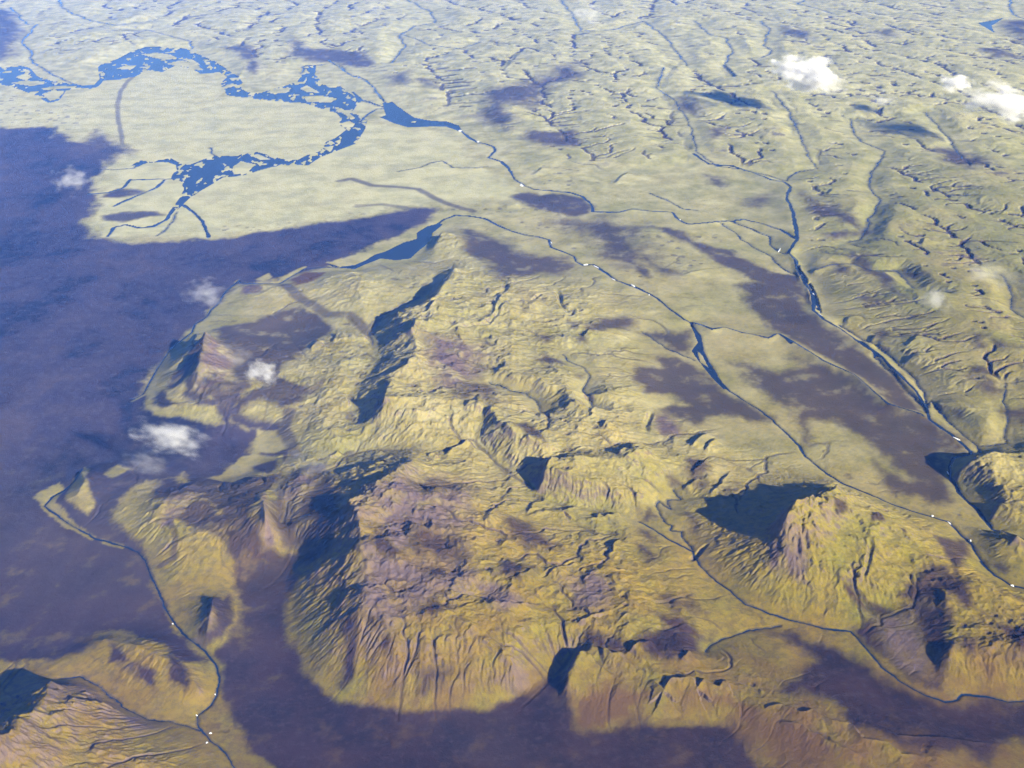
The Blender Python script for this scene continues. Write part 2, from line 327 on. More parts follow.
# water sheets: (name, outline, islands)
LAKES = [
    ('braided_river', Z(0, 30, S5, (-60, 190), (40, 190), (100, 180), (150, 195), (190, 235), (260, 260), (330, 270), (420, 285), (480, 280), (510, 250), (500, 190), (520, 175), (600, 150), (660, 115), (730, 92), (800, 85), (870, 95), (950, 95)) + Z(180, 30, S5, (60, 110), (130, 140), (190, 165), (250, 210), (300, 240), (320, 270), (310, 300), (350, 320), (400, 325), (450, 310), (520, 290), (600, 265), (625, 220), (640, 180), (700, 182), (690, 230), (760, 292), (820, 285), (860, 320), (930, 360), (900, 390), (880, 420), (960, 460), (940, 520), (900, 580), (800, 620), (720, 650), (660, 690), (600, 697), (540, 690), (480, 700), (400, 720), (340, 740), (260, 752))
        + Z(80, 120, S5, (740, 290), (690, 320), (620, 360), (560, 400), (520, 440), (490, 465), (470, 450), (510, 400), (530, 350), (510, 310), (480, 310), (460, 300), (480, 270), (500, 260), (490, 230), (450, 215), (400, 215), (340, 220), (280, 245), (265, 230), (310, 205), (380, 215), (400, 205), (470, 195), (520, 225), (560, 230), (620, 205), (690, 180), (800, 185), (850, 165))
        + Z(180, 30, S5, (400, 625), (460, 640), (520, 660), (600, 665), (650, 640), (720, 620), (730, 580), (800, 550), (850, 510), (810, 480), (830, 460), (800, 425), (720, 400), (640, 375), (560, 370), (450, 360), (330, 345), (250, 335), (220, 310), (210, 270), (240, 240), (200, 215), (110, 225), (60, 200), (0, 185))
        + Z(0, 30, S5, (900, 180), (830, 215), (760, 205), (690, 240), (600, 255), (530, 258), (500, 290), (460, 300), (400, 295), (340, 310), (300, 360), (250, 375), (200, 345), (120, 310), (60, 290), (-60, 265)),
     [Z(0, 30, S5, (80, 240), (130, 222), (170, 240), (130, 255)), Z(0, 30, S5, (55, 270), (130, 258), (225, 262), (225, 278), (150, 285)), Z(0, 30, S5, (215, 300), (300, 285), (400, 288), (320, 302), (230, 308)), Z(0, 30, S5, (210, 328), (270, 310), (335, 312), (290, 350), (255, 362)),
      Z(0, 30, S5, (725, 125), (800, 115), (880, 128), (912, 146), (830, 152)), Z(0, 30, S5, (595, 198), (650, 180), (705, 180), (670, 202)), Z(0, 30, S5, (715, 190), (775, 182), (760, 200)), Z(0, 30, S5, (850, 172), (930, 155), (1010, 178), (1040, 205), (960, 190)), Z(180, 30, S5, (0, 165), (60, 170), (105, 200), (60, 205)), Z(180, 30, S5, (10, 145), (60, 150), (105, 180), (60, 170)), Z(180, 30, S5, (120, 160), (155, 165), (140, 178)),
      Z(180, 30, S5, (230, 280), (270, 275), (265, 295)), Z(180, 30, S5, (445, 318), (490, 300), (565, 298), (560, 318), (480, 328)), Z(180, 30, S5, (612, 300), (650, 282), (712, 320), (650, 318)), Z(180, 30, S5, (640, 340), (720, 335), (800, 350), (780, 368), (650, 368)), Z(180, 30, S5, (785, 392), (830, 400), (900, 450), (880, 458)), Z(180, 30, S5, (825, 478), (870, 465), (900, 480), (880, 498), (835, 495)), Z(180, 30, S5, (790, 570), (820, 560), (820, 585)), Z(180, 30, S5, (730, 600), (790, 592), (770, 625)), Z(180, 30, S5, (555, 350), (590, 335), (580, 362)),
      Z(180, 30, S5, (268, 700), (310, 670), (390, 690), (340, 730), (275, 738)), Z(180, 30, S5, (355, 640), (400, 635), (465, 662), (420, 665)), Z(180, 30, S5, (390, 680), (460, 685), (410, 695)), Z(180, 30, S5, (620, 680), (650, 668), (640, 690)),
      Z(80, 120, S5, (520, 285), (550, 278), (545, 295)), Z(80, 120, S5, (505, 320), (530, 315), (520, 330))]),
    ('outlet_lake', Z(340, 60, S5, (195, 290), (235, 285), (215, 220), (270, 215), (300, 240), (380, 295), (460, 310), (550, 315), (610, 335), (635, 375), (600, 360), (540, 340), (460, 340), (350, 345), (280, 325)), [Z(340, 60, S5, (360, 318), (395, 312), (385, 322))]),
    ('shore_lake', Z(240, 190, S5, (1024, 168), (960, 185), (905, 220), (908, 248), (840, 268), (740, 315), (690, 330), (640, 360), (590, 383), (510, 392), (440, 372), (470, 390), (590, 405), (650, 378), (720, 350), (800, 360), (870, 350), (940, 290), (975, 260), (985, 220), (1040, 175)), []),
    ('lens_pool', Z(600, 300, S5, (460, 118), (520, 180), (530, 260), (580, 350), (625, 420), (660, 455), (630, 455), (570, 395), (520, 330), (470, 260), (500, 215)), [Z(600, 300, S5, (500, 262), (530, 290), (555, 345), (520, 320))]),
    ('sandur_braids', Z(740, 180, S5, (285, 390), (310, 470), (370, 545), (405, 640), (420, 690), (370, 650), (345, 560), (300, 500)), []),
    ('upland_lake', Z(664, 0, S2, (890, 65), (935, 58), (968, 50), (950, 62), (930, 72), (942, 95), (918, 80)), []),
]
# level ground held flat: (height, outline)
FLATS = [
    (0, [(-80, 120), (60, 128), (110, 150), (110, 235), (210, 240), (330, 224), (440, 208), (430, 226), (340, 264), (280, 281), (236, 288), (214, 308), (190, 332), (165, 358), (138, 395), (150, 412), (165, 425), (180, 435), (160, 460), (130, 462), (80, 466), (62, 490), (38, 505), (70, 530), (110, 545), (142, 558), (160, 600), (172, 625), (190, 650), (140, 634), (95, 638), (60, 658), (-80, 662)]),
    (0, [(60, 90), (110, 75), (190, 62), (230, 90), (340, 105), (340, 125), (300, 150), (200, 165), (130, 160)]),
    (0, [(200, 190), (300, 165), (380, 125), (450, 135), (510, 180), (540, 200), (430, 205), (250, 225), (200, 225)]),
    (0, [(95, 160), (170, 160), (200, 190), (210, 235), (100, 235)]),
    (60, [(470, 230), (560, 250), (580, 270), (560, 280), (500, 270), (480, 255)]),
    (20, [(600, 170), (700, 160), (780, 180), (790, 240), (700, 230), (620, 220)]),
    (0, [(700, 280), (760, 270), (810, 300), (860, 350), (920, 400), (960, 455), (945, 490), (930, 510), (880, 480), (820, 430), (760, 390), (690, 350)]),
    (0, [(650, 350), (690, 370), (760, 410), (790, 430), (760, 450), (700, 425), (650, 415)]),
    (0, [(225, 560), (270, 590), (280, 640), (305, 690), (340, 720), (440, 725), (540, 705), (570, 730), (720, 735), (760, 790), (260, 790), (220, 700), (235, 640)]),
    (10, [(800, 640), (860, 650), (900, 690), (960, 705), (1060, 705), (1060, 740), (950, 730), (880, 710), (830, 690), (790, 660)]),
    (10, [(230, 440), (270, 430), (280, 455), (250, 480), (215, 490), (190, 470)]),
    (20, [(240, 335), (290, 318), (320, 325), (300, 355), (270, 345)]),
]
# rolling upland: (height, outline)
UPLANDS = [
    (110, [(-80, -60), (1100, -60), (1100, 440), (980, 440), (940, 380), (850, 310), (800, 240), (790, 190), (700, 165), (620, 160), (540, 160), (520, 140), (400, 90), (330, 60), (240, 70), (160, 60), (90, 70), (40, 55), (-80, 60)]),
]
# steps in the land, travelling so that the steep side lies to the left: (height, steep cells, gentle cells, points)
SCARPS = [
    (40, 6, 20, [(640, 690), (654, 686), (664, 696), (672, 684), (690, 682), (696, 694), (704, 683), (718, 690), (726, 682), (744, 688)]),
    (34, 6, 22, [(742, 696), (758, 704), (764, 712), (780, 706), (800, 716), (812, 712), (832, 726), (850, 728), (862, 742), (884, 746), (900, 758), (940, 760)]), (24, 5, 14, [(772, 722), (800, 730), (822, 742), (846, 752), (870, 764)]),
    (22, 5, 16, [(860, 720), (900, 738), (950, 742), (1000, 746)]),
    (55, 5, 30, [(446, 459), (452, 453), (462, 450), (474, 444)]), (30, 4, 16, [(428, 458), (434, 456), (442, 460)]),
    (60, 6, 26, [(540, 494), (545, 478), (552, 462)]),
    (40, 4, 18, [(556, 510), (562, 516), (572, 512), (576, 505)]), (35, 4, 14, [(584, 522), (596, 522), (602, 514)]), (30, 4, 12, [(604, 520), (614, 518), (622, 516)]),
    (30, 4, 14, [(528, 518), (533, 508), (545, 502), (556, 500)]), (45, 5, 22, [(618, 460), (632, 452), (648, 447)]), (28, 4, 18, [(550, 457), (572, 456), (596, 450)]),
    (45, 5, 30, [(476, 598), (500, 614), (520, 612), (540, 608)]), (25, 3, 16, [(515, 580), (528, 578), (534, 572)]), (25, 4, 16, [(545, 574), (560, 570), (578, 562)]),
    (28, 4, 16, [(602, 558), (612, 555), (616, 546), (622, 540)]), (25, 3, 14, [(600, 568), (618, 574), (624, 572), (636, 572)]),
    (30, 4, 14, [(576, 628), (592, 620), (596, 628), (602, 630)]),
    (70, 9, 26, [(565, 706), (568, 688), (574, 670), (580, 656), (590, 651)]), (45, 6, 18, [(596, 656), (606, 656), (614, 661), (624, 655)]), (50, 6, 20, [(628, 656), (640, 650), (658, 648)]), (35, 5, 12, [(680, 664), (690, 656)]),
    
    
    (26, 5, 20, [(940, 612), (944, 600), (942, 590)]), (26, 6, 20, [(936, 668), (946, 658), (953, 644)]),
    (60, 7, 30, [(958, 486), (962, 474), (972, 466), (990, 456)]), (45, 6, 20, [(1016, 552), (1010, 538), (1000, 530)]), (40, 5, 18, [(992, 522), (998, 510), (1004, 506)]),
    (45, 5, 20, [(66, 706), (90, 708), (118, 712)]),
    (45, 5, 30, [(418, 318), (428, 314), (440, 304)]), (35, 5, 20, [(494, 320), (498, 306), (504, 296)]), (30, 4, 20, [(500, 316), (508, 306)]),
    (30, 5, 20, [(572, 332), (590, 328), (600, 322)]), (35, 4, 16, [(580, 342), (592, 334), (610, 336), (634, 342)]),
    (35, 5, 20, [(590, 420), (596, 410)]), (30, 4, 16, [(600, 430), (606, 424)]),
    (40, 5, 20, [(690, 450), (702, 440), (712, 434)]), (35, 5, 18, [(704, 454), (718, 442)]), (35, 5, 18, [(692, 476), (704, 468), (708, 462)]), (35, 5, 18, [(682, 492), (694, 486), (704, 482)]), (25, 4, 16, [(708, 498), (722, 486), (730, 474)]),
    (30, 5, 30, [(336, 345), (338, 336), (348, 334)]), (30, 5, 24, [(312, 352), (320, 344), (328, 344)]),
    (35, 5, 30, [(195, 345), (200, 336), (206, 333)]), (25, 4, 18, [(150, 404), (170, 408), (196, 406), (216, 402)]),
    (26, 9, 40, [(664, 92), (672, 78), (684, 66), (694, 58)]), (24, 7, 30, [(796, 140), (800, 122), (794, 112)]), (16, 6, 30, [(776, 92), (786, 104), (796, 116)]),
    (35, 6, 30, [(505, 75), (516, 60), (520, 52)]), (35, 6, 24, [(616, 186), (622, 178), (630, 172)]), (30, 5, 20, [(536, 176), (545, 168)]),
    (16, 6, 26, [(928, 124), (938, 134), (948, 150)]), (30, 5, 20, [(830, 196), (834, 190)]), (35, 5, 20, [(922, 250), (928, 242)]),
    (30, 5, 20, [(846, 328), (850, 320), (862, 318)]), (30, 5, 20, [(906, 350), (914, 346), (918, 340)]), (25, 5, 20, [(904, 366), (912, 360), (924, 360)]), (30, 5, 20, [(870, 344), (876, 336)]),
    (25, 4, 14, [(680, 276), (700, 272), (726, 268)]), (22, 4, 14, [(500, 206), (520, 205)]),
    (25, 4, 24, [(250, 480), (262, 484)]), (30, 5, 16, [(330, 460), (338, 454)]),
]
# gullies and gorges: (depth, half width cells, points)
GORGES = [
    (35, 4, [(690, 560), (700, 552), (706, 546)]), (22, 3, [(478, 598), (460, 594), (448, 590)]),
    (30, 5, Z(420, 190, S5, (360, 560), (430, 520), (440, 500), (420, 470))), (22, 4, Z(420, 190, S5, (140, 720), (250, 710), (350, 700), (420, 620))),
    (22, 3, Z(420, 190, S5, (570, 580), (600, 555), (650, 535))), (30, 4, Z(420, 190, S5, (700, 520), (720, 590), (770, 640))),
    (26, 5, Z(600, 300, S5, (240, 680), (235, 640), (265, 575))), (22, 3, Z(440, 520, S5, (330, 310), (430, 295), (470, 275))), (22, 3, Z(440, 520, S5, (530, 300), (590, 260), (700, 220))),
    (24, 6, Z(664, 498, S2, (500, 230), (530, 260), (560, 290), (590, 330))), (22, 4, Z(664, 498, S2, (560, 250), (580, 190), (590, 120))), (24, 4, Z(664, 498, S2, (380, 190), (375, 140), (360, 100))), (30, 4, Z(664, 498, S2, (405, 170), (395, 130))),
    (18, 3, [(652, 628), (664, 632), (680, 626)]), (16, 3, [(640, 600), (660, 604), (690, 596)]),
]

# ------------------------------------------------------------------ survey data: ground cover
# (cover, softness cells, wobble cells, outline); later outlines lie over earlier ones
COVER = [
    # pale flats in the far left
    ('pale', 14, 9, [(-80, 85), (60, 100), (110, 76), (190, 62), (232, 95), (340, 108), (345, 122), (380, 122), (450, 132), (500, 175), (530, 200), (420, 207), (330, 222), (210, 240), (90, 238), (95, 160), (60, 130), (-80, 125)]),
    # ash plain on the left
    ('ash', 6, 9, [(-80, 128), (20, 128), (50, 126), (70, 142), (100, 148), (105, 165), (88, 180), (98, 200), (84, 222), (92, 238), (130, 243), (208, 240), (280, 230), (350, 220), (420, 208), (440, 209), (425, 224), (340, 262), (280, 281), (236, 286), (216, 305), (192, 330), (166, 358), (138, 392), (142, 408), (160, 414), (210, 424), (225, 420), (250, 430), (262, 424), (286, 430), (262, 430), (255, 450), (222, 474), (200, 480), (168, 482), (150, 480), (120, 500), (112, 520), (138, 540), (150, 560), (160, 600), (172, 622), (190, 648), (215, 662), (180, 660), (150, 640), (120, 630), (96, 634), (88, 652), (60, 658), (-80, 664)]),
    ('ash', 10, 8, [(75, 160), (95, 130), (130, 150), (110, 165)]),
    ('ash', 4, 3, Z(80, 120, S5, (120, 490), (240, 470), (380, 470), (440, 490), (300, 505), (230, 520), (130, 520))),
    ('ash', 4, 3, Z(80, 120, S5, (200, 350), (290, 360), (330, 375), (200, 400), (100, 395))),
    # valley floors between the hills
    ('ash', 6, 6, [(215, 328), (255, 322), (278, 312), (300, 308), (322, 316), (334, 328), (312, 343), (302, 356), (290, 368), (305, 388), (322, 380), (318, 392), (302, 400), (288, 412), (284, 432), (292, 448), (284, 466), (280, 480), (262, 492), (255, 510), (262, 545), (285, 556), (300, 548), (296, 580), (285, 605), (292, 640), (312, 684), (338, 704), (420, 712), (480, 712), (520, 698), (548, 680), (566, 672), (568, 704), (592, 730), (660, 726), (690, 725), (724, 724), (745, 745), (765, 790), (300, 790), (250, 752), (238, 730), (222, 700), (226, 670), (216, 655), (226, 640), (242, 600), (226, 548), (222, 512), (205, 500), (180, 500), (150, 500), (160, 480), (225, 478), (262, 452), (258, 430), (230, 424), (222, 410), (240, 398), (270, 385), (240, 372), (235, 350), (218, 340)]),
    ('ash', 5, 6, [(150, 402), (168, 372), (190, 346), (206, 334), (240, 345), (252, 385), (228, 424), (165, 420)]),
    ('moss', 4, 6, [(150, 392), (166, 364), (184, 346), (190, 352), (172, 378), (158, 396)]),
    ('ash', 10, 8, [(268, 500), (290, 470), (325, 465), (338, 490), (305, 548), (280, 552)]),
    ('moss', 3, 4, Z(120, 380, S5, (135, 120), (200, 140), (300, 135), (400, 135), (490, 130), (520, 215), (430, 225), (340, 205), (240, 195), (170, 180))),
    ('moss', 3, 3, Z(120, 380, S5, (215, 35), (330, 25), (340, 90), (380, 110), (470, 75), (480, 100), (380, 125), (290, 118), (240, 85))),
    ('moss', 8, 4, Z(120, 380, S5, (600, 180), (740, 90), (800, 120), (870, 160), (840, 220), (760, 205), (680, 195))),
    ('moss', 2, 2, Z(120, 380, S5, (700, 255), (830, 260), (865, 300), (850, 350), (790, 375), (690, 370))),
    ('moss', 2, 3, Z(120, 380, S5, (475, 505), (560, 450), (620, 390), (700, 380), (830, 390), (845, 430), (810, 480), (740, 500), (640, 495), (590, 520))),
    ('ash', 3, 3, Z(120, 380, S5, (670, 445), (740, 425), (800, 410), (800, 450), (760, 480), (700, 470))),
    ('moss', 3, 3, Z(120, 260, S5, (265, 610), (340, 560), (390, 540), (380, 580), (320, 625))),
    ('moss', 3, 3, Z(120, 260, S5, (850, 520), (900, 510), (990, 590), (930, 640), (860, 620), (820, 590))),
    ('ash', 6, 6, [(165, 392), (172, 376), (190, 360), (198, 344), (206, 336), (204, 350), (190, 372), (176, 386)]),
    ('ash', 5, 5, [(186, 392), (192, 384), (204, 386), (216, 396), (205, 402), (190, 400)]),
    ('scree', 5, 5, [(207, 333), (222, 345), (240, 362), (232, 380), (206, 392), (196, 390), (199, 368)]),
    ('ash', 6, 8, [(88, 500), (96, 480), (125, 478), (132, 490), (115, 505), (112, 525), (140, 542), (120, 545), (95, 530)]),
    ('ash', 5, 6, [(172, 512), (190, 500), (210, 500), (225, 520), (228, 545), (200, 528), (180, 520)]),
    ('scree', 4, 5, [(165, 500), (185, 492), (202, 494), (180, 505), (172, 525), (160, 530)]),
    ('ash', 5, 7, [(208, 596), (222, 590), (232, 600), (240, 630), (222, 640), (205, 645), (195, 632), (206, 620)]),
    ('scree', 5, 5, [(205, 610), (212, 610), (214, 630), (205, 634)]),
    ('scree', 5, 4, [(262, 492), (268, 500), (272, 530), (278, 548), (262, 552), (264, 530)]),
    ('scree', 10, 6, [(288, 486), (302, 472), (318, 480), (300, 500), (288, 520)]),
    ('ash', 10, 8, [(330, 470), (346, 505), (340, 540), (318, 560), (300, 570), (298, 540), (312, 500)]),
    ('moss', 2, 4, [(35, 498), (48, 488), (60, 483), (66, 489), (56, 502), (70, 517), (87, 531), (84, 537), (66, 527), (46, 511)]),
    ('moss', 3, 4, [(64, 496), (78, 474), (82, 468), (89, 470), (86, 486), (93, 502), (90, 516), (80, 508), (66, 501)]),
    ('moss', 3, 5, [(100, 476), (118, 464), (130, 470), (112, 478)]), ('moss', 4, 4, [(174, 478), (184, 472), (186, 482), (176, 484)]),
    ('moss', 2, 3, [(255, 280), (268, 274), (274, 278), (264, 283)]), ('moss', 2, 3, [(280, 279), (292, 272), (300, 270), (292, 279), (282, 282)]),
    ('moss', 2, 4, Z(240, 190, S5, (440, 370), (540, 340), (600, 320), (660, 325), (600, 375), (500, 390))),
    ('moss', 4, 6, [(140, 545), (152, 532), (178, 530), (198, 536), (206, 556), (214, 578), (228, 590), (220, 600), (206, 598), (196, 612), (194, 632), (184, 634), (170, 612), (158, 582)]),
    ('moss', 4, 6, [(92, 640), (112, 634), (150, 645), (176, 660), (190, 690), (196, 712), (160, 715), (120, 695), (100, 670)]),
    # bottom-left hills
    ('ash', 4, 8, [(112, 640), (128, 652), (128, 662), (108, 660)]), ('ash', 5, 9, [(130, 668), (158, 672), (150, 690), (135, 682)]), ('ash', 5, 8, [(168, 650), (188, 668), (180, 690), (172, 672)]),
    ('scree', 8, 6, [(115, 715), (150, 718), (160, 730), (130, 730)]),
    ('scree', 5, 5, [(240, 288), (254, 284), (262, 292), (240, 296)]), ('brown', 4, 4, Z(240, 190, S5, (250, 460), (330, 425), (450, 420), (400, 455), (300, 490))),
    # purple massif
    ('scree', 22, 14, [(350, 503), (385, 478), (412, 470), (455, 482), (470, 500), (455, 530), (470, 560), (460, 590), (440, 600), (400, 615), (380, 640), (352, 620), (362, 570)]),
    ('ash', 7, 8, [(413, 480), (425, 476), (440, 482), (458, 484), (445, 490), (418, 494)]),
    ('ash', 8, 10, Z(340, 498, S2, (205, 85), (290, 90), (340, 120), (345, 180), (280, 175), (210, 150))), ('ash', 7, 10, Z(340, 498, S2, (60, 60), (110, 80), (150, 130), (210, 150), (200, 180), (130, 170), (90, 120))),
    ('ash', 6, 8, Z(340, 498, S2, (460, 175), (560, 200), (510, 225), (440, 210))), ('ash', 8, 10, Z(340, 498, S2, (450, 40), (540, 60), (570, 110), (620, 150), (560, 150), (480, 100))),
    ('ash', 6, 8, Z(340, 498, S2, (225, 300), (280, 290), (290, 320), (240, 330))), ('ash', 5, 8, Z(340, 498, S2, (240, 200), (300, 195), (290, 220), (250, 225))),
    ('ash', 6, 8, Z(340, 498, S2, (80, 345), (120, 350), (110, 370), (80, 365))), ('ash', 5, 8, Z(340, 498, S2, (125, 420), (160, 390), (155, 430))), ('ash', 8, 9, Z(340, 498, S2, (230, 490), (290, 480), (330, 500), (280, 530), (240, 540))),
    ('scree', 6, 5, [(478, 585), (500, 580), (520, 600), (538, 606), (500, 612), (484, 602)]), ('scree', 10, 8, [(565, 575), (595, 572), (610, 590), (605, 610), (575, 610)]),
    ('ash', 7, 6, [(582, 640), (600, 634), (622, 642), (628, 650), (600, 652)]), ('ash', 7, 8, [(345, 615), (360, 618), (362, 650), (352, 680), (340, 690), (345, 650)]),
    ('brown', 14, 12, [(575, 712), (600, 680), (640, 688), (660, 700), (650, 725), (610, 730), (580, 725)]), ('brown', 14, 12, [(680, 690), (725, 692), (760, 712), (820, 730), (850, 760), (800, 768), (760, 740), (720, 715), (690, 705)]),
    ('moss', 8, 8, [(630, 712), (640, 702), (665, 710), (675, 722), (650, 720)]), ('moss', 8, 8, [(680, 712), (700, 702), (715, 708), (712, 722), (685, 722)]),
    # interior plateau
    ('ash', 12, 10, Z(340, 250, S2, (220, 228), (330, 240), (350, 300), (400, 370), (450, 400), (430, 430), (340, 415), (300, 360), (280, 300))),
    ('scree', 14, 10, [(430, 335), (480, 345), (480, 380), (450, 390), (430, 370)]),
    ('ash', 4, 5, Z(440, 300, S5, (480, 300), (540, 285), (620, 305), (630, 330), (540, 322))), ('ash', 4, 3, Z(440, 300, S5, (380, 630), (440, 625), (520, 680), (550, 730), (500, 715), (430, 670))), ('ash', 5, 5, Z(440, 300, S5, (500, 180), (540, 180), (550, 210), (520, 210))), ('ash', 4, 4, Z(440, 300, S5, (690, 375), (740, 372), (745, 395), (700, 395))),
    ('ash', 4, 6, Z(440, 300, S5, (655, 100), (720, 115), (725, 150), (670, 150))), ('ash', 5, 8, Z(440, 300, S5, (750, 130), (860, 110), (960, 100), (1000, 140), (900, 155), (780, 160))), ('ash', 4, 8, Z(440, 300, S5, (680, 185), (760, 180), (750, 215), (700, 215))),
    # ash basins north of the plateau
    ('ash', 8, 8, Z(420, 190, S5, (170, 195), (320, 220), (430, 260), (520, 320), (620, 340), (740, 345), (800, 380), (770, 410), (740, 445), (640, 430), (560, 440), (470, 440), (430, 470), (370, 440), (350, 380), (250, 330), (220, 250))),
    ('ash', 4, 5, Z(420, 190, S5, (450, 35), (560, 15), (700, 20), (830, 45), (880, 90), (870, 130), (790, 135), (640, 110), (540, 75))),
    ('ash', 16, 12, Z(420, 190, S5, (710, 170), (850, 150), (950, 140), (1080, 190), (1150, 280), (1180, 350), (1060, 400), (980, 330), (900, 260))),
    ('ash', 10, 10, Z(340, 0, S2, (400, 280), (440, 250), (500, 240), (560, 225), (620, 190), (690, 180), (685, 220), (600, 240), (570, 280), (540, 310), (490, 290), (450, 300))),
    ('ash', 6, 8, Z(340, 0, S2, (520, 375), (660, 370), (690, 400), (650, 420), (540, 410))), ('ash', 8, 8, Z(340, 0, S2, (150, 215), (190, 200), (195, 235), (150, 245))), ('ash', 10, 8, Z(340, 0, S2, (360, 330), (440, 300), (500, 340), (480, 370))), ('ash', 8, 10, Z(340, 0, S2, (0, 140), (60, 150), (90, 185), (40, 190), (-30, 170))),
    ('ash', 8, 8, Z(340, 0, S2, (215, 220), (270, 225), (260, 250))), ('ash', 8, 9, Z(180, 30, S5, (240, 90), (320, 70), (380, 110), (420, 160), (380, 230), (300, 120))), ('ash', 10, 10, Z(180, 30, S5, (560, 30), (650, 90), (800, 100), (930, 110), (900, 180), (640, 160), (560, 110))),
    ('ash', 10, 8, Z(0, 0, S2, (-40, 20), (30, 30), (55, 80), (40, 160), (-40, 190))),
    # great sandur
    ('ash', 4, 5, Z(600, 150, S5, (150, 400), (250, 383), (330, 395), (430, 418), (540, 488), (640, 510), (760, 570), (880, 620), (1010, 640), (1040, 720), (1080, 790), (1000, 750), (850, 690), (700, 630), (600, 580), (500, 505), (400, 452), (250, 392))),
    ('ash', 10, 10, Z(600, 150, S5, (150, 400), (150, 450), (220, 500), (260, 560), (380, 620), (340, 640), (240, 600), (170, 520), (60, 560), (0, 520), (0, 450), (100, 430))),
    ('ash', 4, 4, Z(600, 150, S5, (160, 590), (230, 610), (250, 655), (180, 620))), ('ash', 5, 5, Z(600, 150, S5, (540, 128), (640, 150), (610, 195), (570, 170))), ('ash', 14, 8, Z(600, 150, S5, (760, 250), (850, 240), (860, 290), (780, 290))),
    ('ash', 5, 6, Z(664, 250, S2, (210, 100), (280, 88), (380, 120), (410, 175), (470, 215), (560, 280), (640, 335), (680, 390), (730, 440), (745, 465), (660, 445), (600, 395), (520, 340), (440, 300), (380, 265), (330, 235), (290, 210), (240, 160))),
    ('ash', 7, 8, Z(664, 250, S2, (370, 300), (440, 320), (540, 360), (620, 425), (680, 460), (760, 470), (830, 530), (868, 575), (805, 592), (795, 660), (830, 720), (780, 730), (720, 705), (650, 695), (610, 640), (560, 560), (480, 490), (415, 480), (420, 560), (400, 560), (370, 460), (300, 430), (220, 350), (180, 320), (260, 330), (330, 350), (390, 335))),
    ('moss', 9, 5, Z(664, 250, S2, (420, 490), (470, 500), (560, 570), (620, 650), (560, 640), (480, 560))), ('moss', 10, 5, Z(664, 250, S2, (490, 500), (560, 530), (640, 590), (690, 650), (620, 620))),
    ('ash', 5, 6, Z(600, 300, S5, (200, 170), (320, 168), (450, 150), (455, 210), (480, 290), (400, 265), (300, 215))), ('ash', 6, 8, Z(600, 300, S5, (0, 85), (140, 90), (185, 130), (140, 150), (0, 140))),
    ('ash', 5, 7, Z(600, 300, S5, (165, 390), (200, 340), (300, 345), (270, 290), (400, 300), (480, 340), (540, 370), (640, 470), (820, 570), (880, 600), (820, 625), (700, 590), (560, 600), (480, 645), (380, 600), (300, 560), (440, 535), (380, 480), (220, 460))),
    ('scree', 9, 6, Z(600, 300, S5, (270, 620), (330, 570), (400, 610), (420, 680), (320, 700))),
    # front right
    ('ash', 5, 8, Z(664, 498, S2, (530, 372), (600, 345), (575, 290), (660, 322), (700, 300), (660, 262), (720, 250), (735, 190), (790, 190), (850, 230), (880, 310), (850, 310), (800, 262), (790, 300), (818, 345), (822, 420), (775, 480), (772, 552), (700, 520), (640, 470), (590, 420))),
    ('ash', 4, 6, Z(664, 498, S2, (508, 225), (530, 250), (590, 330), (540, 290))), ('ash', 4, 6, Z(664, 498, S2, (768, 108), (860, 120), (882, 150), (835, 212))), ('scree', 12, 8, Z(664, 498, S2, (600, 340), (700, 330), (760, 440), (740, 520), (660, 480))),
    ('ash', 7, 7, Z(664, 498, S2, (350, 382), (420, 400), (520, 445), (600, 485), (680, 545), (780, 585), (840, 588), (920, 572), (1060, 592), (1060, 690), (960, 690), (920, 760), (850, 720), (760, 720), (680, 700), (600, 660), (540, 650), (500, 600), (440, 560), (330, 552), (380, 490), (425, 470), (380, 430), (290, 380))),
    ('ash', 6, 8, Z(664, 498, S2, (955, 360), (1060, 380), (1060, 470), (970, 455), (1000, 420))), ('ash', 6, 7, Z(664, 498, S2, (850, 390), (885, 405), (880, 445), (855, 440))), ('ash', 5, 7, Z(664, 498, S2, (920, 180), (985, 200), (970, 220))), ('ash', 5, 7, Z(664, 498, S2, (945, 255), (1060, 290), (1060, 310))),
    ('scree', 4, 3, Z(664, 498, S2, (360, 75), (400, 90), (410, 170), (390, 240), (350, 220), (330, 160))), ('scree', 6, 5, Z(664, 498, S2, (280, 130), (340, 120), (330, 200), (300, 210))),
    ('ash', 3, 3, [(836, 500), (846, 498), (848, 512), (838, 514)]), ('ash', 3, 3, [(868, 514), (880, 512), (884, 522), (870, 523)]),
    ('ash', 6, 8, [(640, 640), (672, 628), (700, 640), (690, 660), (650, 655)]), ('ash', 6, 9, [(650, 612), (690, 618), (710, 640), (680, 640)]), ('ash', 8, 9, [(655, 590), (690, 600), (700, 615), (670, 610)]), ('ash', 5, 8, Z(640, 420, S5, (0, 450), (70, 455), (90, 500), (40, 525), (0, 510))), ('ash', 5, 8, Z(640, 420, S5, (0, 560), (60, 580), (110, 640), (60, 630))), ('ash', 5, 9, Z(640, 420, S5, (0, 640), (70, 690), (90, 720), (30, 730))), ('ash', 6, 9, Z(640, 420, S5, (300, 340), (400, 305), (410, 325), (330, 370))), ('ash', 6, 9, Z(640, 420, S5, (410, 350), (500, 320), (530, 340), (430, 385))), ('ash', 6, 9, Z(640, 420, S5, (205, 455), (260, 470), (300, 530), (270, 550), (220, 490))), ('ash', 5, 8, Z(640, 420, S5, (140, 285), (190, 290), (205, 340), (150, 330))), ('ash', 5, 9, Z(640, 420, S5, (240, 190), (330, 195), (350, 260), (300, 330), (230, 270))),
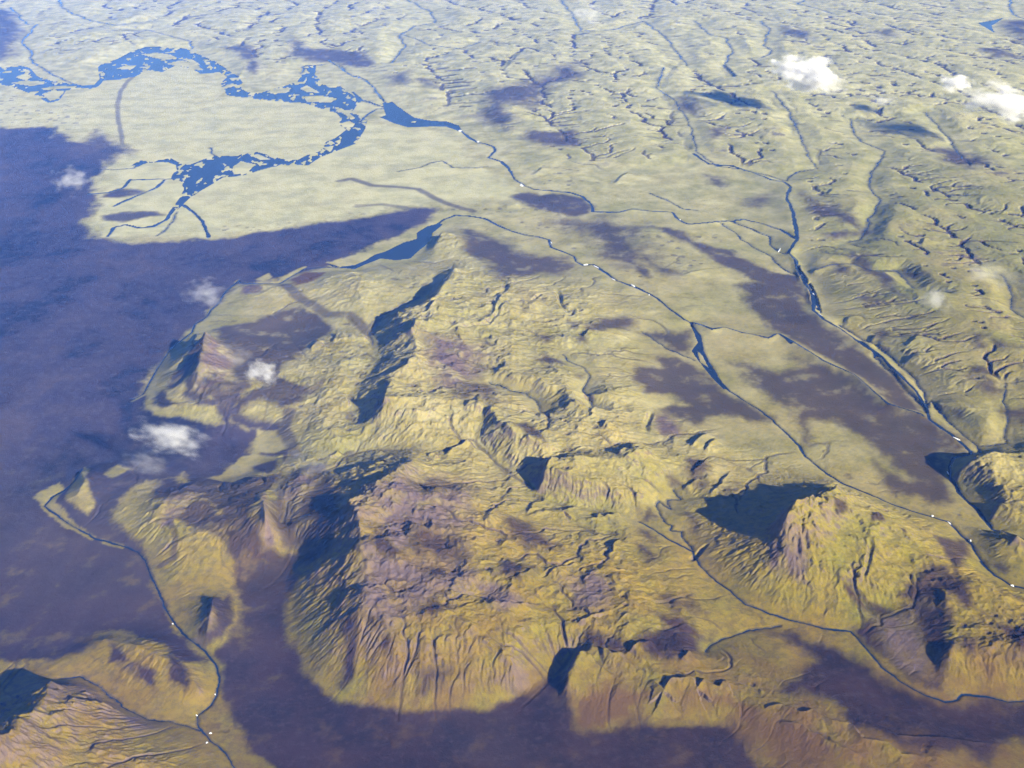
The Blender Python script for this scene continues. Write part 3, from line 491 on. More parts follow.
    ('ash', 8, 8, Z(664, 498, S2, (0, 690), (-200, 690), (-60, 640), (80, 650), (160, 642), (220, 692), (260, 742), (340, 800), (0, 800))),
    # right uplands
    ('ash', 7, 9, Z(740, 180, S5, (310, 60), (400, 110), (520, 150), (600, 190), (670, 270), (620, 285), (560, 220), (440, 190), (330, 150))), ('ash', 5, 7, Z(740, 180, S5, (430, 275), (540, 255), (620, 265), (560, 290), (460, 300))),
    ('ash', 6, 10, Z(740, 180, S5, (550, 370), (640, 380), (720, 470), (780, 500), (770, 550), (900, 610), (800, 600), (700, 510))), ('ash', 5, 9, Z(740, 180, S5, (660, 610), (720, 610), (740, 650), (690, 660))), ('ash', 6, 9, Z(740, 180, S5, (780, 450), (940, 470), (930, 500), (820, 490))), ('ash', 5, 8, Z(740, 180, S5, (470, 420), (530, 430), (550, 480), (480, 470))),
    ('ash', 7, 10, Z(800, 300, S2 * 1.607, (770, 370), (860, 360), (940, 430), (870, 440), (800, 410))), ('ash', 5, 9, Z(800, 300, S2 * 1.607, (800, 310), (850, 310), (880, 350), (800, 345))), ('ash', 6, 9, Z(800, 300, S2 * 1.607, (910, 490), (1024, 500), (1100, 560), (1000, 560), (930, 530))), ('ash', 6, 9, Z(800, 300, S2 * 1.607, (800, 160), (850, 170), (840, 220), (800, 215))), ('ash', 6, 9, Z(800, 300, S2 * 1.607, (890, 200), (1010, 210), (930, 230))), ('ash', 4, 7, Z(800, 300, S2 * 1.607, (690, 505), (730, 510), (725, 535), (695, 530))), ('ash', 6, 8, Z(800, 300, S2 * 1.607, (310, 0), (380, 10), (385, 45), (330, 40))), ('ash', 5, 8, Z(800, 300, S2 * 1.607, (330, 140), (400, 150), (360, 185))),
    ('ash', 8, 10, Z(664, 0, S2, (780, 420), (860, 430), (920, 470), (860, 480), (800, 455))), ('ash', 7, 10, Z(664, 0, S2, (120, 500), (170, 505), (150, 535))), ('ash', 8, 10, Z(664, 0, S2, (345, 75), (420, 95), (400, 110), (360, 100))), ('ash', 8, 10, Z(664, 0, S2, (600, 90), (660, 85), (650, 110))), ('ash', 10, 10, Z(664, 0, S2, (950, 60), (1060, 60), (1060, 150), (1000, 110))), ('ash', 8, 10, Z(664, 0, S2, (890, 140), (960, 140), (1000, 165), (920, 165))), ('ash', 8, 10, Z(664, 0, S2, (40, 280), (120, 290), (90, 330), (50, 320))), ('ash', 7, 10, Z(664, 0, S2, (120, 370), (190, 365), (150, 395))),
]
# dry tracks and sand streaks: (half width cells, softness, weight, points)
STREAKS = [
    (1.5, 2, 0.7, Z(0, 30, S5, (690, 235), (650, 270), (615, 320), (602, 380), (605, 440), (618, 530), (632, 610))),
    (2.5, 4, 0.8, Z(340, 60, S5, (0, 620), (60, 607), (160, 642), (300, 650), (400, 662), (480, 705), (560, 740), (680, 775))),
    (2, 4, 0.6, Z(340, 60, S5, (90, 750), (220, 740), (330, 755), (430, 790))),
    (3, 4, 0.8, Z(664, 250, S2, (540, 430), (560, 470), (620, 520), (650, 570), (700, 620), (740, 660))),
    (2, 3, 0.7, [(170, 520), (176, 540), (174, 558), (160, 566)]),
    (1.5, 3, 0.5, Z(240, 190, S5, (600, 80), (720, 75), (830, 95), (900, 110))),
    (4, 6, 0.8, Z(240, 190, S5, (230, 485), (290, 540), (400, 610), (450, 640), (560, 640), (620, 690), (660, 740))),
    (4, 6, 0.8, [(290, 412), (284, 430), (292, 446), (296, 456)]),
]
MOSS_FRINGES = [   # thin green banks: (half width, offset-free softness, points)
    (2.2, 2.5, Z(120, 260, S5, (610, 112), (555, 158), (500, 235), (450, 295), (390, 340), (376, 372), (276, 446), (206, 545), (166, 615), (112, 695), (62, 720))),
    (2.0, 2.5, Z(0, 460, S5, (350, 330), (430, 380), (490, 412), (560, 430), (640, 452))),
    (1.5, 2.0, Z(240, 190, S5, (330, 395), (270, 432), (200, 472), (100, 470), (0, 465))),
]
# ------------------------------------------------------------------ heights
def resample(pts, step=0.7):
    out = []
    for k in range(len(pts) - 1):
        a, b = pts[k], pts[k + 1]
        n = max(1, int(math.hypot(b[0] - a[0], b[1] - a[1]) / step))
        for q in range(n):
            t = q / n
            out.append(tuple(a[m] + (b[m] - a[m]) * t for m in range(len(a))))
    out.append(tuple(pts[-1]))
    return out

def with_h(pts, h):
    n = len(pts)
    return [(p[0], p[1], h[0] + (h[1] - h[0]) * k / max(1, n - 1)) for k, p in enumerate(pts)]

for R in RIVERS:
    R['ij'] = [pij(*p) for p in with_h(R['pts'], R['hgt'])]
con_i, con_j, con_h = [], [], []
def constrain(pts3):
    g = [pij(*p) + (p[2],) for p in pts3]
    for i, j, h in resample(g, 0.7):
        if 0 <= i < NX - 1 and 0 <= j < NY - 1:
            con_i.append(i); con_j.append(j); con_h.append(h)
for L in LINES:
    constrain(L)
for R in RIVERS:
    constrain(with_h(R['pts'], R['hgt']))
con_i = np.array(con_i); con_j = np.array(con_j); con_h = np.array(con_h)

pull_h = np.zeros((NY, NX), np.float32)
pull_k = np.full((NY, NX), 1.0 / 170.0 ** 2, np.float32)
rough = np.ones((NY, NX), np.float32)
upl = np.zeros((NY, NX), np.float32)
for h, pl in UPLANDS:
    q = [pij(x, y, h) for x, y in pl]
    w = window(q, 60)
    m = sstep(-60, 90, poly_sd(q, w, 10))
    pull_h[w] = pull_h[w] * (1 - m) + h * m
    pull_k[w] = pull_k[w] + m * (1.0 / 120 ** 2)
    upl[w] = np.maximum(upl[w], m)
for h, pl in FLATS:
    q = [pij(x, y, h) for x, y in pl]
    w = window(q, 40)
    if empty_win(w):
        continue
    m = sstep(-4, 26, poly_sd(q, w, 6))
    pull_h[w] = pull_h[w] * (1 - m) + h * m
    pull_k[w] = np.maximum(pull_k[w], m * (1.0 / 9 ** 2))
    rough[w] *= 1 - 0.985 * sstep(-20, 20, poly_sd(q, w, 6))
lake_ij = []
for name, pl, isl in LAKES:
    zz = 120.0 if name == 'upland_lake' else 0.0
    q = [pij(x, y, zz) for x, y in pl]
    iq = [[pij(x, y, zz) for x, y in s] for s in isl]
    lake_ij.append((name, zz, q, iq))
    w = window(q, 30)
    sd = poly_sd(q, w, 1.2)
    m = sstep(-14, 2, sd)
    pull_h[w] = pull_h[w] * (1 - m) + zz * m
    pull_k[w] = np.maximum(pull_k[w], m * 0.1)
    rough[w] *= 1 - sstep(-26, 0, sd)

def box_down(a, f):
    ny, nx = (a.shape[0] + f - 1) // f, (a.shape[1] + f - 1) // f
    p = np.pad(a, ((0, ny * f - a.shape[0]), (0, nx * f - a.shape[1])), mode='edge')
    return p.reshape(ny, f, nx, f).mean(axis=(1, 3))

def up2(a, shape):
    b = np.repeat(np.repeat(a, 2, 0), 2, 1)
    if b.shape[0] < shape[0] or b.shape[1] < shape[1]:
        b = np.pad(b, ((0, max(0, shape[0] - b.shape[0])), (0, max(0, shape[1] - b.shape[1]))), mode='edge')
    return b[:shape[0], :shape[1]]

U = None
for f, its in ((32, 300), (16, 160), (8, 120), (4, 80), (2, 50), (1, 30)):
    ph = box_down(pull_h, f) if f > 1 else pull_h
    pk = (box_down(pull_k, f) if f > 1 else pull_k) * f * f
    ny, nx = ph.shape
    idx = (con_j / f).astype(int).clip(0, ny - 1) * nx + (con_i / f).astype(int).clip(0, nx - 1)
    cnt = np.bincount(idx, minlength=ny * nx).reshape(ny, nx)
    val = np.bincount(idx, weights=con_h, minlength=ny * nx).reshape(ny, nx) / np.maximum(cnt, 1)
    fix = cnt > 0
    U = ph.copy() if U is None else up2(U, ph.shape).astype(np.float32)
    val = val.astype(np.float32); den = 1.0 / (4 + pk); add = pk * ph
    for _ in range(its):
        P = np.pad(U, 1, mode='edge')
        U = (P[:-2, 1:-1] + P[2:, 1:-1] + P[1:-1, :-2] + P[1:-1, 2:] + add) * den
        U = np.where(fix, val, U)

def blur(a, n=1):
    for _ in range(n):
        p = np.pad(a, 1, mode='edge')
        a = 0.25 * p[1:-1, 1:-1] + 0.125 * (p[:-2, 1:-1] + p[2:, 1:-1] + p[1:-1, :-2] + p[1:-1, 2:]) + 0.0625 * (p[:-2, :-2] + p[:-2, 2:] + p[2:, :-2] + p[2:, 2:])
    return a
U = blur(U, 2)

# river valleys stay smooth
near_r = np.full((NY, NX), 1e3, np.float32)
RID = np.full((NY, NX), -1, np.int16)
WATER = np.zeros((NY, NX), np.float32)
WVAR = fbm(II, JJ, 38.0, 3, 170, 0.6)
for k, R in enumerate(RIVERS):
    w = window(R['ij'], 26)
    if empty_win(w):
        continue
    d, s, a = line_dist(R['ij'], w, 2.6 if R['wid'] > 1.25 else 5.0)
    near_r[w] = np.minimum(near_r[w], d)
    wd = np.maximum(0.5, R['wid'] * 0.66 * np.clip(0.95 + 1.1 * WVAR[w], 0.45, 1.9))
    m = sstep(wd + 0.6, wd - 0.6, d)
    RID[w] = np.where(m > np.maximum(WATER[w], 0.35), k, RID[w])
    WATER[w] = np.maximum(WATER[w], m)
rough *= 0.12 + 0.88 * sstep(2, 22, near_r)
LAKEM = np.zeros((NY, NX), np.float32)
for k, (name, zz, q, iq) in enumerate(lake_ij):
    w = window(q, 8)
    m = sstep(-0.6, 0.6, poly_sd(q, w, 1.6))
    for s in iq:
        w2 = window(s, 6)
        m2 = np.zeros((NY, NX), np.float32)
        m2[w2] = sstep(-0.7, 0.5, poly_sd(s, w2, 2.6))
        m = m * (1 - m2[w])
    if name in ('braided_river', 'sandur_braids'):   # shingle bars
        bar = sstep(0.30, 0.36, fbm(II[w] / 1.3 + WX[w] * 3, JJ[w] / 3.2, 6.5, 3, 60) + 0.18 * sstep(14, 4, poly_sd(q, w, 1.6)))
        m = m * (1 - bar)
    RID[w] = np.where(m > 0.5, 100 + k, RID[w])
    WATER[w] = np.maximum(WATER[w], m)
    LAKEM[w] = np.maximum(LAKEM[w], m)
print('laplace', round(time.time() - T0, 1))

H = U.copy()
for hs, ws, wg, pts in SCARPS:
    q0 = [pij(x, y, 0) for x, y in pts]
    zs = [float(U[min(NY - 1, max(0, int(b))), min(NX - 1, max(0, int(a)))]) for a, b in q0]
    for _ in range(4):
        q0 = [pij(p[0], p[1], z) for p, z in zip(pts, zs)]
        zs = [float(U[min(NY - 1, max(0, int(b))), min(NX - 1, max(0, int(a)))]) for a, b in q0]
    w = window(q0, wg * 2.5)
    if empty_win(w):
        continue
    d, s, a = line_dist(q0, w, 4.5)
    tap = sstep(0, 0.25, a) * sstep(1, 0.75, a) * (1 - sstep(0.5 * wg, 2 * wg, d) * 0.6)
    left = sstep(ws, 0, d); right = np.exp(-d / wg)
    endc = np.where((a < 1e-4) | (a > 1 - 1e-4), sstep(ws * 1.5, 0, d), 1.0)
    H[w] += hs * np.where(s > 0, left, right) * np.maximum(tap, 0.15) * endc * 1.15

relief = np.clip(U, 0, 500)
amp = rough * (14 + 0.15 * relief)
n1 = fbm(X, Y, 1700.0, 7, 3, 0.52, ridged=True)
n2 = fbm(X + 900 * n1, Y + 400, 700.0, 6, 23, 0.55)
mtn = 1 - 0.8 * upl
H += amp * (0.8 * n1 + 0.8 * n2) * mtn
# rounded upland domes parted by sharp little valleys
bil = np.zeros_like(H); _a = 1.0; _w = 2900.0
for _o in range(6):
    bil += _a * np.abs(perlin((X + 0.14 * Y + 300 * n2) / _w, (Y / 2.4 + 300 * n1) / _w, 130 + 7 * _o)); _a *= 0.40; _w *= 0.5
H += rough * upl * 150.0 * bil
H += rough * mtn * 0.12 * relief * fbm(X + 120 * n2, Y, 480.0, 5, 90, 0.58)
H += rough * mtn * 0.17 * relief * fbm(X + 150 * n2, Y - 150 * n2, 820.0, 4, 190, 0.5, ridged=True)
H += rough * mtn * sstep(20, 160, relief) * 12 * fbm(X, Y, 190.0, 3, 97, 0.6, ridged=True)
H += rough * (4 + 3 * upl) * fbm(X, Y, 260.0, 4, 40, 0.55)
H += 1.4 * fbm(X, Y, 170.0, 4, 51, 0.6) + 3.0 * fbm(X, Y, 1500.0, 3, 57) * (1 - rough) * sstep(0, 10, near_r)
print('noise', round(time.time() - T0, 1))

_q = [pij(x, y, 0) for x, y in FLATS[0][1]]
_w = window(_q, 20)
H[_w] += sstep(0, 16, poly_sd(_q, _w, 6)) * (3.0 * fbm(X[_w], Y[_w], 420.0, 4, 210, 0.5, ridged=True) + 6.0 * fbm(X[_w] + 0.4 * Y[_w], Y[_w] / 2, 900.0, 3, 220))
# ------------------------------------------------------------------ rain: droplets cut gullies and spread fans
FLOW = np.zeros(NY * NX, np.float32)
def rain(H, n, steps, seed, cap_k=8.0, ero=0.34, dep=0.30, evap=0.014):
    rg = np.random.RandomState(seed)
    Hf = H.ravel().copy()
    x = rg.rand(n).astype(np.float32) * (NX - 4) + 1; y = rg.rand(n).astype(np.float32) * (NY - 4) + 1
    vx = np.zeros(n, np.float32); vy = np.zeros(n, np.float32)
    sed = np.zeros(n, np.float32); wat = np.ones(n, np.float32); spd = np.ones(n, np.float32)
    for st in range(steps):
        xi = x.astype(np.int32); yi = y.astype(np.int32); fx = x - xi; fy = y - yi
        o = yi * NX + xi
        h00 = Hf[o]; h10 = Hf[o + 1]; h01 = Hf[o + NX]; h11 = Hf[o + NX + 1]
        c = CELL[yi]
        gx = (h10 - h00) * (1 - fy) + (h11 - h01) * fy
        gy = (h01 - h00) * (1 - fx) + (h11 - h10) * fx
        hc = h00 * (1 - fx) * (1 - fy) + h10 * fx * (1 - fy) + h01 * (1 - fx) * fy + h11 * fx * fy
        vx = vx * 0.25 - gx / c * 0.75; vy = vy * 0.25 - gy / c * 0.75
        l = np.sqrt(vx * vx + vy * vy) + 1e-6
        x2 = x + vx / l; y2 = y + vy / l
        ok = (x2 > 1) & (x2 < NX - 3) & (y2 > 1) & (y2 < NY - 3) & (wat > 0.05)
        x2 = np.where(ok, x2, x); y2 = np.where(ok, y2, y)
        xi2 = x2.astype(np.int32); yi2 = y2.astype(np.int32); fx2 = x2 - xi2; fy2 = y2 - yi2
        o2 = yi2 * NX + xi2
        hn = Hf[o2] * (1 - fx2) * (1 - fy2) + Hf[o2 + 1] * fx2 * (1 - fy2) + Hf[o2 + NX] * (1 - fx2) * fy2 + Hf[o2 + NX + 1] * fx2 * fy2
        dh = hn - hc
        cap = np.maximum(-dh / c, 0.004) * spd * wat * cap_k
        up = dh > 0
        dsum = np.where(up, np.minimum(dh, sed), np.where(sed > cap, (sed - cap) * dep, -np.minimum((cap - sed) * ero, np.maximum(-dh, 0) * 0.5)))
        dsum = np.where(ok, dsum, 0)
        sed -= dsum
        wts = (((1 - fx) * (1 - fy)), fx * (1 - fy), (1 - fx) * fy, fx * fy)
        D = np.zeros(NY * NX, np.float32)
        for off, ww in zip((0, 1, NX, NX + 1), wts):
            D += np.bincount(o + off, weights=dsum * ww, minlength=NY * NX).astype(np.float32)
        np.clip(D, -3.0, 2.0, out=D)
        Hf += D
        FLOW[:] += np.bincount(o, weights=wat * ok, minlength=NY * NX).astype(np.float32)
        spd = np.sqrt(np.clip(spd * spd - dh * 0.12, 0.05, 25.0))
        wat = wat * (1 - evap)
        x, y = x2, y2
    return Hf.reshape(NY, NX)
RAIN_BATCHES = 6
Hpre = H.copy()
for b in range(RAIN_BATCHES):
    H = rain(H, 110000, 64, 100 + b)
dE = H - Hpre
H = Hpre + (0.65 * dE + 0.2 * blur(dE, 1)) * np.clip(rough * 1.2, 0.0, 1)
FLOW = FLOW.reshape(NY, NX)
# long water courses over the smoothed land
def courses(Hq, n, steps, seed):
    rg = np.random.RandomState(seed)
    Hf = Hq.ravel(); acc = np.zeros(NY * NX, np.float32)
    x = rg.rand(n).astype(np.float32) * (NX - 4) + 1; y = rg.rand(n).astype(np.float32) * (NY - 4) + 1
    vx = np.zeros(n, np.float32); vy = np.zeros(n, np.float32)
    for st in range(steps):
        xi = x.astype(np.int32); yi = y.astype(np.int32); fx = x - xi; fy = y - yi
        o = yi * NX + xi
        gx = (Hf[o + 1] - Hf[o]) * (1 - fy) + (Hf[o + NX + 1] - Hf[o + NX]) * fy
        gy = (Hf[o + NX] - Hf[o]) * (1 - fx) + (Hf[o + NX + 1] - Hf[o + 1]) * fx
        c = CELL[yi]
        vx = vx * 0.55 - gx / c; vy = vy * 0.55 - gy / c
        l = np.sqrt(vx * vx + vy * vy) + 1e-5
        x = np.clip(x + vx / l, 1, NX - 3); y = np.clip(y + vy / l, 1, NY - 3)
        if st > 12:
            acc += np.bincount(o, minlength=NY * NX)
    return acc.reshape(NY, NX)
CRS = np.log1p(blur(courses(blur(H, 5), 50000, 150, 9), 1))
_t = CRS[(rough > 0.5) & (upl < 0.5)]; _u = CRS[upl > 0.8]
brook = np.where(upl > 0.5, sstep(np.percentile(_u, 84), np.percentile(_u, 93), CRS), sstep(np.percentile(_t, 93.5), np.percentile(_t, 98.5), CRS)) * rough
H -= brook * (5 + 16 * upl + 0.03 * relief)
print('rain', round(time.time() - T0, 1), 'erosion', float(dE.min()), float(dE.max()))

for dpt, hw, pts in GORGES:
    q0 = [pij(p[0], p[1], 0) for p in pts]
    for _ in range(4):
        zs = [float(U[min(NY - 1, max(0, int(b))), min(NX - 1, max(0, int(a)))]) for a, b in q0]
        q0 = [pij(p[0], p[1], z) for p, z in zip(pts, zs)]
    w = window(q0, hw * 2)
    if empty_win(w):
        continue
    d, s, a = line_dist(q0, w, 2.5)
    H[w] -= dpt * sstep(hw, 0, d) * (0.3 + 0.7 * sstep(0, 0.2, a) * sstep(1, 0.8, a))
# crisp edges on the hills, and small broken ground
H += rough * mtn * sstep(15, 90, relief) * (0.55 * np.clip(H - blur(H, 4), -14, 14) + 2.6 * fbm(X, Y, 95.0, 3, 300, 0.6, ridged=True))
# channels with banks
H -= 5.0 * sstep(4.0, 0.5, near_r) + 4.0 * WATER
for k, (name, zz, q, iq) in enumerate(lake_ij):
    w = window(q, 8)
    m = np.where(RID[w] == 100 + k, 1.0, 0.0)
    H[w] = H[w] * (1 - m) + (zz - 6.0) * m

# ------------------------------------------------------------------ ground cover on that terrain
def ground_ij(pts):
    """where sight lines meet the terrain"""
    p = np.array([(a[0], a[1]) for a in pts], float)
    a = (p[:, 0] - 512) / FPX; b = (384 - p[:, 1]) / FPX
    dx, dy, dz = a, CP + b * SP, -SP + b * CP
    res = np.zeros((len(p), 3)); done = np.zeros(len(p), bool)
    for z in np.arange(760, -40, -8.0):
        t = (z - CAM_H) / dz
        x = dx * t; y = dy * t
        r = np.hypot(x, y + POLE)
        i = ((np.arctan2(x, y + POLE) + TH) / STEP); j = np.log(r / R0) / STEP
        ii = np.clip(i.astype(int), 0, NX - 1); jj = np.clip(j.astype(int), 0, NY - 1)
        hit = (~done) & ((Hs[jj, ii] >= z) | (z <= -32))
        res[hit] = np.stack([i, j, np.full(len(p), z)], 1)[hit]
        done |= hit
    return [tuple(v) for v in res]
Hs = blur(H, 3)
FRAY = fbm(II + 500, JJ * 0.6, 24.0, 5, 140, 0.66) * 1.6
cov = {k: np.zeros((NY, NX), np.float32) for k in ('ash', 'scree', 'pale', 'brown')}
for kind, soft, wob, pl in COVER:
    q = [v[:2] for v in ground_ij(pl)]
    w = window(q, soft * 2 + wob)
    if empty_win(w):
        continue
    if kind == 'ash' and soft > 3 and sum(v[0] for v in pl) / len(pl) > 400: soft *= 1.5
    m = sstep(-soft, soft, poly_sd(q, w, wob * 1.5) + (soft * 0.65 + 1.4) * FRAY[w])
    for k in cov:
        if k != kind:
            cov[k][w] *= 1 - m
    if kind in cov:
        cov[kind][w] = np.maximum(cov[kind][w], m)
for hw, soft, wt, pl in STREAKS:
    q = [v[:2] for v in ground_ij(pl)]
    w = window(q, hw + soft + 3)
    if empty_win(w):
        continue
    d, s, a = line_dist(q, w, 2.0)
    cov['ash'][w] = np.maximum(cov['ash'][w], wt * sstep(hw + soft, hw - 0.5, d))

for hw, soft, pl in MOSS_FRINGES:
    q = [v[:2] for v in ground_ij(pl)]
    w = window(q, hw + soft + 3)
    d, s, a = line_dist(q, w, 2.5)
    cov['ash'][w] *= 1 - sstep(hw + soft, hw - 0.5, d) * sstep(-0.1, 0.2, FRAY[w])
# slope, gullies
gy_, gx_ = np.gradient(H)
gy_ /= CELL[:, None]; gx_ /= CELL[:, None]
slope = np.sqrt(gx_ ** 2 + gy_ ** 2)
lf = np.log1p(blur(FLOW, 1))
gully = sstep(np.percentile(lf, 86), np.percentile(lf, 99), lf) * rough
patchn = fbm(X, Y, 1500.0, 6, 70, 0.6)
patch2 = fbm(X + 3000, Y, 420.0, 5, 75, 0.62)
HAZE_BLUE = 0.45 * sstep(14000, 26000, Y)  # ash turns bluer with distance: haze tint put into the ground colour
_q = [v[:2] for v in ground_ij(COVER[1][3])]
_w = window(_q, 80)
HAZE_BLUE[_w] = np.maximum(HAZE_BLUE[_w], sstep(-70, 20, poly_sd(_q, _w, 10)) * (0.05 + 0.95 * sstep(7500, 13500, Y[_w])))
_wx = fbm(X, Y, 2600.0, 4, 230); _wy = fbm(X, Y, 2600.0, 4, 240)
TONE = np.clip(0.48 + 0.85 * fbm(X + 900 * _wx, Y * 0.7 + 900 * _wy, 1900.0, 7, 250, 0.7) + 0.25 * patch2, 0, 1)
# bare scree on steep ground, ash drifts in hollows and over the uplands
cov['scree'] *= 1 - 0.6 * sstep(-0.05, 0.35, patch2)
cov['scree'] = np.maximum(cov['scree'], 0.75 * sstep(0.62, 1.05, slope + 0.25 * patch2) * (1 - cov['ash']))
hollow = sstep(0.0, 9.0, blur(H, 14) - H)
drift = sstep(0.26, 0.46, patchn * 0.7 + 0.55 * patch2 + 0.12 * hollow) * (0.35 + 0.4 * upl) * rough
cov['ash'] = np.clip(np.maximum(cov['ash'] * (1 - 0.4 * sstep(0.1, 0.5, patch2) * (1 - HAZE_BLUE)), drift * (1 - cov['pale'])), 0, 1)
far = (0.40 * sstep(8800, 13000, Y) + 0.42 * sstep(14000, 34000, Y)) * (1 - 0.45 * upl * sstep(36000, 20000, Y))  # paler with distance, haze brightening put into the ground colour
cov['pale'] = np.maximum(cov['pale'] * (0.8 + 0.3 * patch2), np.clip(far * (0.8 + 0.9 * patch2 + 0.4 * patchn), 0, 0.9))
cov['ash'] *= 1 - 0.15 * sstep(8000, 11000, Y) * (1 - HAZE_BLUE)
cov['ash'] = np.maximum(cov['ash'], 0.55 * gully)
cov['brown'] = np.maximum(cov['brown'], np.clip(sstep(9600, 6800, Y) * (0.72 + 1.0 * patch2 + 0.5 * patchn) * (0.45 + 0.55 * sstep(-2800, -1200, X)), 0, 0.88))  # near ground darkened: thinner haze and vignette put into the cover colour
cov['ash'] = np.maximum(cov['ash'], brook * (0.55 + 0.4 * upl))
print('cover', round(time.time() - T0, 1))

# ------------------------------------------------------------------ materials
def nt(mat):
    mat.use_nodes = True
    t = mat.node_tree
    t.nodes.clear()
    return t
def node(t, typ, **kw):
    n = t.nodes.new(typ)
    for k, v in kw.items():
        if k.startswith('i_'):
            n.inputs[k[2:].replace('_', ' ')].default_value = v
        else:
            setattr(n, k, v)
    return n

C_MOSS_A = (0.238, 0.158, 0.011)
C_MOSS_B = (0.156, 0.156, 0.013)
C_PALE = (0.47, 0.455, 0.25)
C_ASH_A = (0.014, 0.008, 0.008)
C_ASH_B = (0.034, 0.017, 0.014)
C_SCREE = (0.125, 0.088, 0.072)
C_BROWN = (0.100, 0.056, 0.018)

def ground_material():
    mat = bpy.data.materials.new('highland_ground')
    t = nt(mat)
    out = node(t, 'ShaderNodeOutputMaterial')
    bs = node(t, 'ShaderNodeBsdfPrincipled', i_Roughness=0.95)
    bs.inputs['Specular IOR Level'].default_value = 0.1
    t.links.new(bs.outputs[0], out.inputs[0])
    at1 = node(t, 'ShaderNodeAttribute', attribute_name='cover')
    at2 = node(t, 'ShaderNodeAttribute', attribute_name='soil')
    s1 = node(t, 'ShaderNodeSeparateColor'); s2 = node(t, 'ShaderNodeSeparateColor')
    t.links.new(at1.outputs['Color'], s1.inputs[0]); t.links.new(at2.outputs['Color'], s2.inputs[0])
    tc = node(t, 'ShaderNodeNewGeometry')
    def noise(scale, det, rough_):
        n = node(t, 'ShaderNodeTexNoise', i_Scale=scale, i_Detail=det, i_Roughness=rough_)
        t.links.new(tc.outputs['Position'], n.inputs['Vector'])
        return n
    def mix(fac, a, b):
        m = node(t, 'ShaderNodeMix', data_type='RGBA')
        for sock, v in ((m.inputs[0], fac), (m.inputs[6], a), (m.inputs[7], b)):
            if isinstance(v, bpy.types.NodeSocket):
                t.links.new(v, sock)
            else:
                sock.default_value = v if isinstance(v, float) else (*v, 1)
        return m.outputs[2]
    def ramp(sock, lo, hi):
        m = node(t, 'ShaderNodeMapRange', interpolation_type='SMOOTHSTEP')
        t.links.new(sock, m.inputs[0]); m.inputs[1].default_value = lo; m.inputs[2].default_value = hi
        return m.outputs[0]
    nf = noise(0.012, 6.0, 0.65); nm = noise(0.0016, 5.0, 0.6); nl = noise(0.0065, 9.0, 0.76); nl.inputs['Distortion'].default_value = 0.25; ng = noise(0.03, 5.0, 0.7)
    moss = mix(s2.outputs[0], C_MOSS_B, C_MOSS_A)
    moss = mix(ramp(nf.outputs[0], 0.38, 0.68), moss, mix(0.6, moss, (0.070, 0.062, 0.022)))
    moss = mix(ramp(ng.outputs[0], 0.55, 0.78), moss, (0.085, 0.060, 0.040))
    pale = mix(ramp(nm.outputs[0], 0.35, 0.7), C_PALE, (0.32, 0.325, 0.165))
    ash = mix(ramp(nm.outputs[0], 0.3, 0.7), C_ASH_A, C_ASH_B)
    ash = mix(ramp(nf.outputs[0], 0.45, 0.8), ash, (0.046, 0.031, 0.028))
    hazed_ash = mix(ramp(at2.outputs['Alpha'], 0.15, 0.55), (0.010, 0.011, 0.026), (0.040, 0.032, 0.052))  # mottled ash with the blue of the haze put into its colour
    hazed_ash = mix(ramp(at2.outputs['Alpha'], 0.5, 0.9), hazed_ash, (0.066, 0.050, 0.060))
    hazed_ash = mix(ramp(nl.outputs[0], 0.5, 0.72), hazed_ash, mix(0.5, hazed_ash, (0.095, 0.075, 0.085)))
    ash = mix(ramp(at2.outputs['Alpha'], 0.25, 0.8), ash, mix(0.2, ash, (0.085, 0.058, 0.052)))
    ash = mix(at1.outputs['Alpha'], ash, hazed_ash)
    scree = mix(ramp(nf.outputs[0], 0.3, 0.75), C_SCREE, (0.082, 0.060, 0.056))
    c = mix(s1.outputs[2], moss, pale)
    c = mix(s2.outputs[1], c, C_BROWN)
    c = mix(s1.outputs[1], c, scree)
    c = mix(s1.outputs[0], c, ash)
    c = mix(s2.outputs[2], c, (0.02, 0.022, 0.03))
    t.links.new(c, bs.inputs['Base Color'])
    bp = node(t, 'ShaderNodeBump', i_Strength=0.55, i_Distance=14.0)
    nb = noise(0.014, 8.0, 0.68)
    t.links.new(nb.outputs[0], bp.inputs['Height'])
    t.links.new(bp.outputs[0], bs.inputs['Normal'])
    flat_ = node(t, 'ShaderNodeMapRange'); t.links.new(at1.outputs['Alpha'], flat_.inputs[0])
    flat_.inputs[3].default_value = 0.85; flat_.inputs[4].default_value = 0.12
    t.links.new(flat_.outputs[0], bp.inputs['Strength'])
    wb = node(t, 'ShaderNodeBsdfPrincipled', i_Roughness=0.22, i_IOR=1.33)
    wb.inputs['Base Color'].default_value = (0.008, 0.018, 0.046, 1)
    wb.inputs['Specular IOR Level'].default_value = 0.3
    wa = node(t, 'ShaderNodeAttribute', attribute_name='water')
    mx = node(t, 'ShaderNodeMixShader')
    t.links.new(ramp(wa.outputs['Fac'], 0.2, 0.8), mx.inputs[0])
    t.links.new(bs.outputs[0], mx.inputs[1]); t.links.new(wb.outputs[0], mx.inputs[2])
    t.links.new(mx.outputs[0], out.inputs[0])
    return mat
M_GROUND = ground_material()
M_WATER = M_GROUND

# ------------------------------------------------------------------ terrain objects
def tag(o, label, cat, group=None, kind=None):
    o['label'] = label; o['category'] = cat
    if group: o['group'] = group
    if kind: o['kind'] = kind
    return o

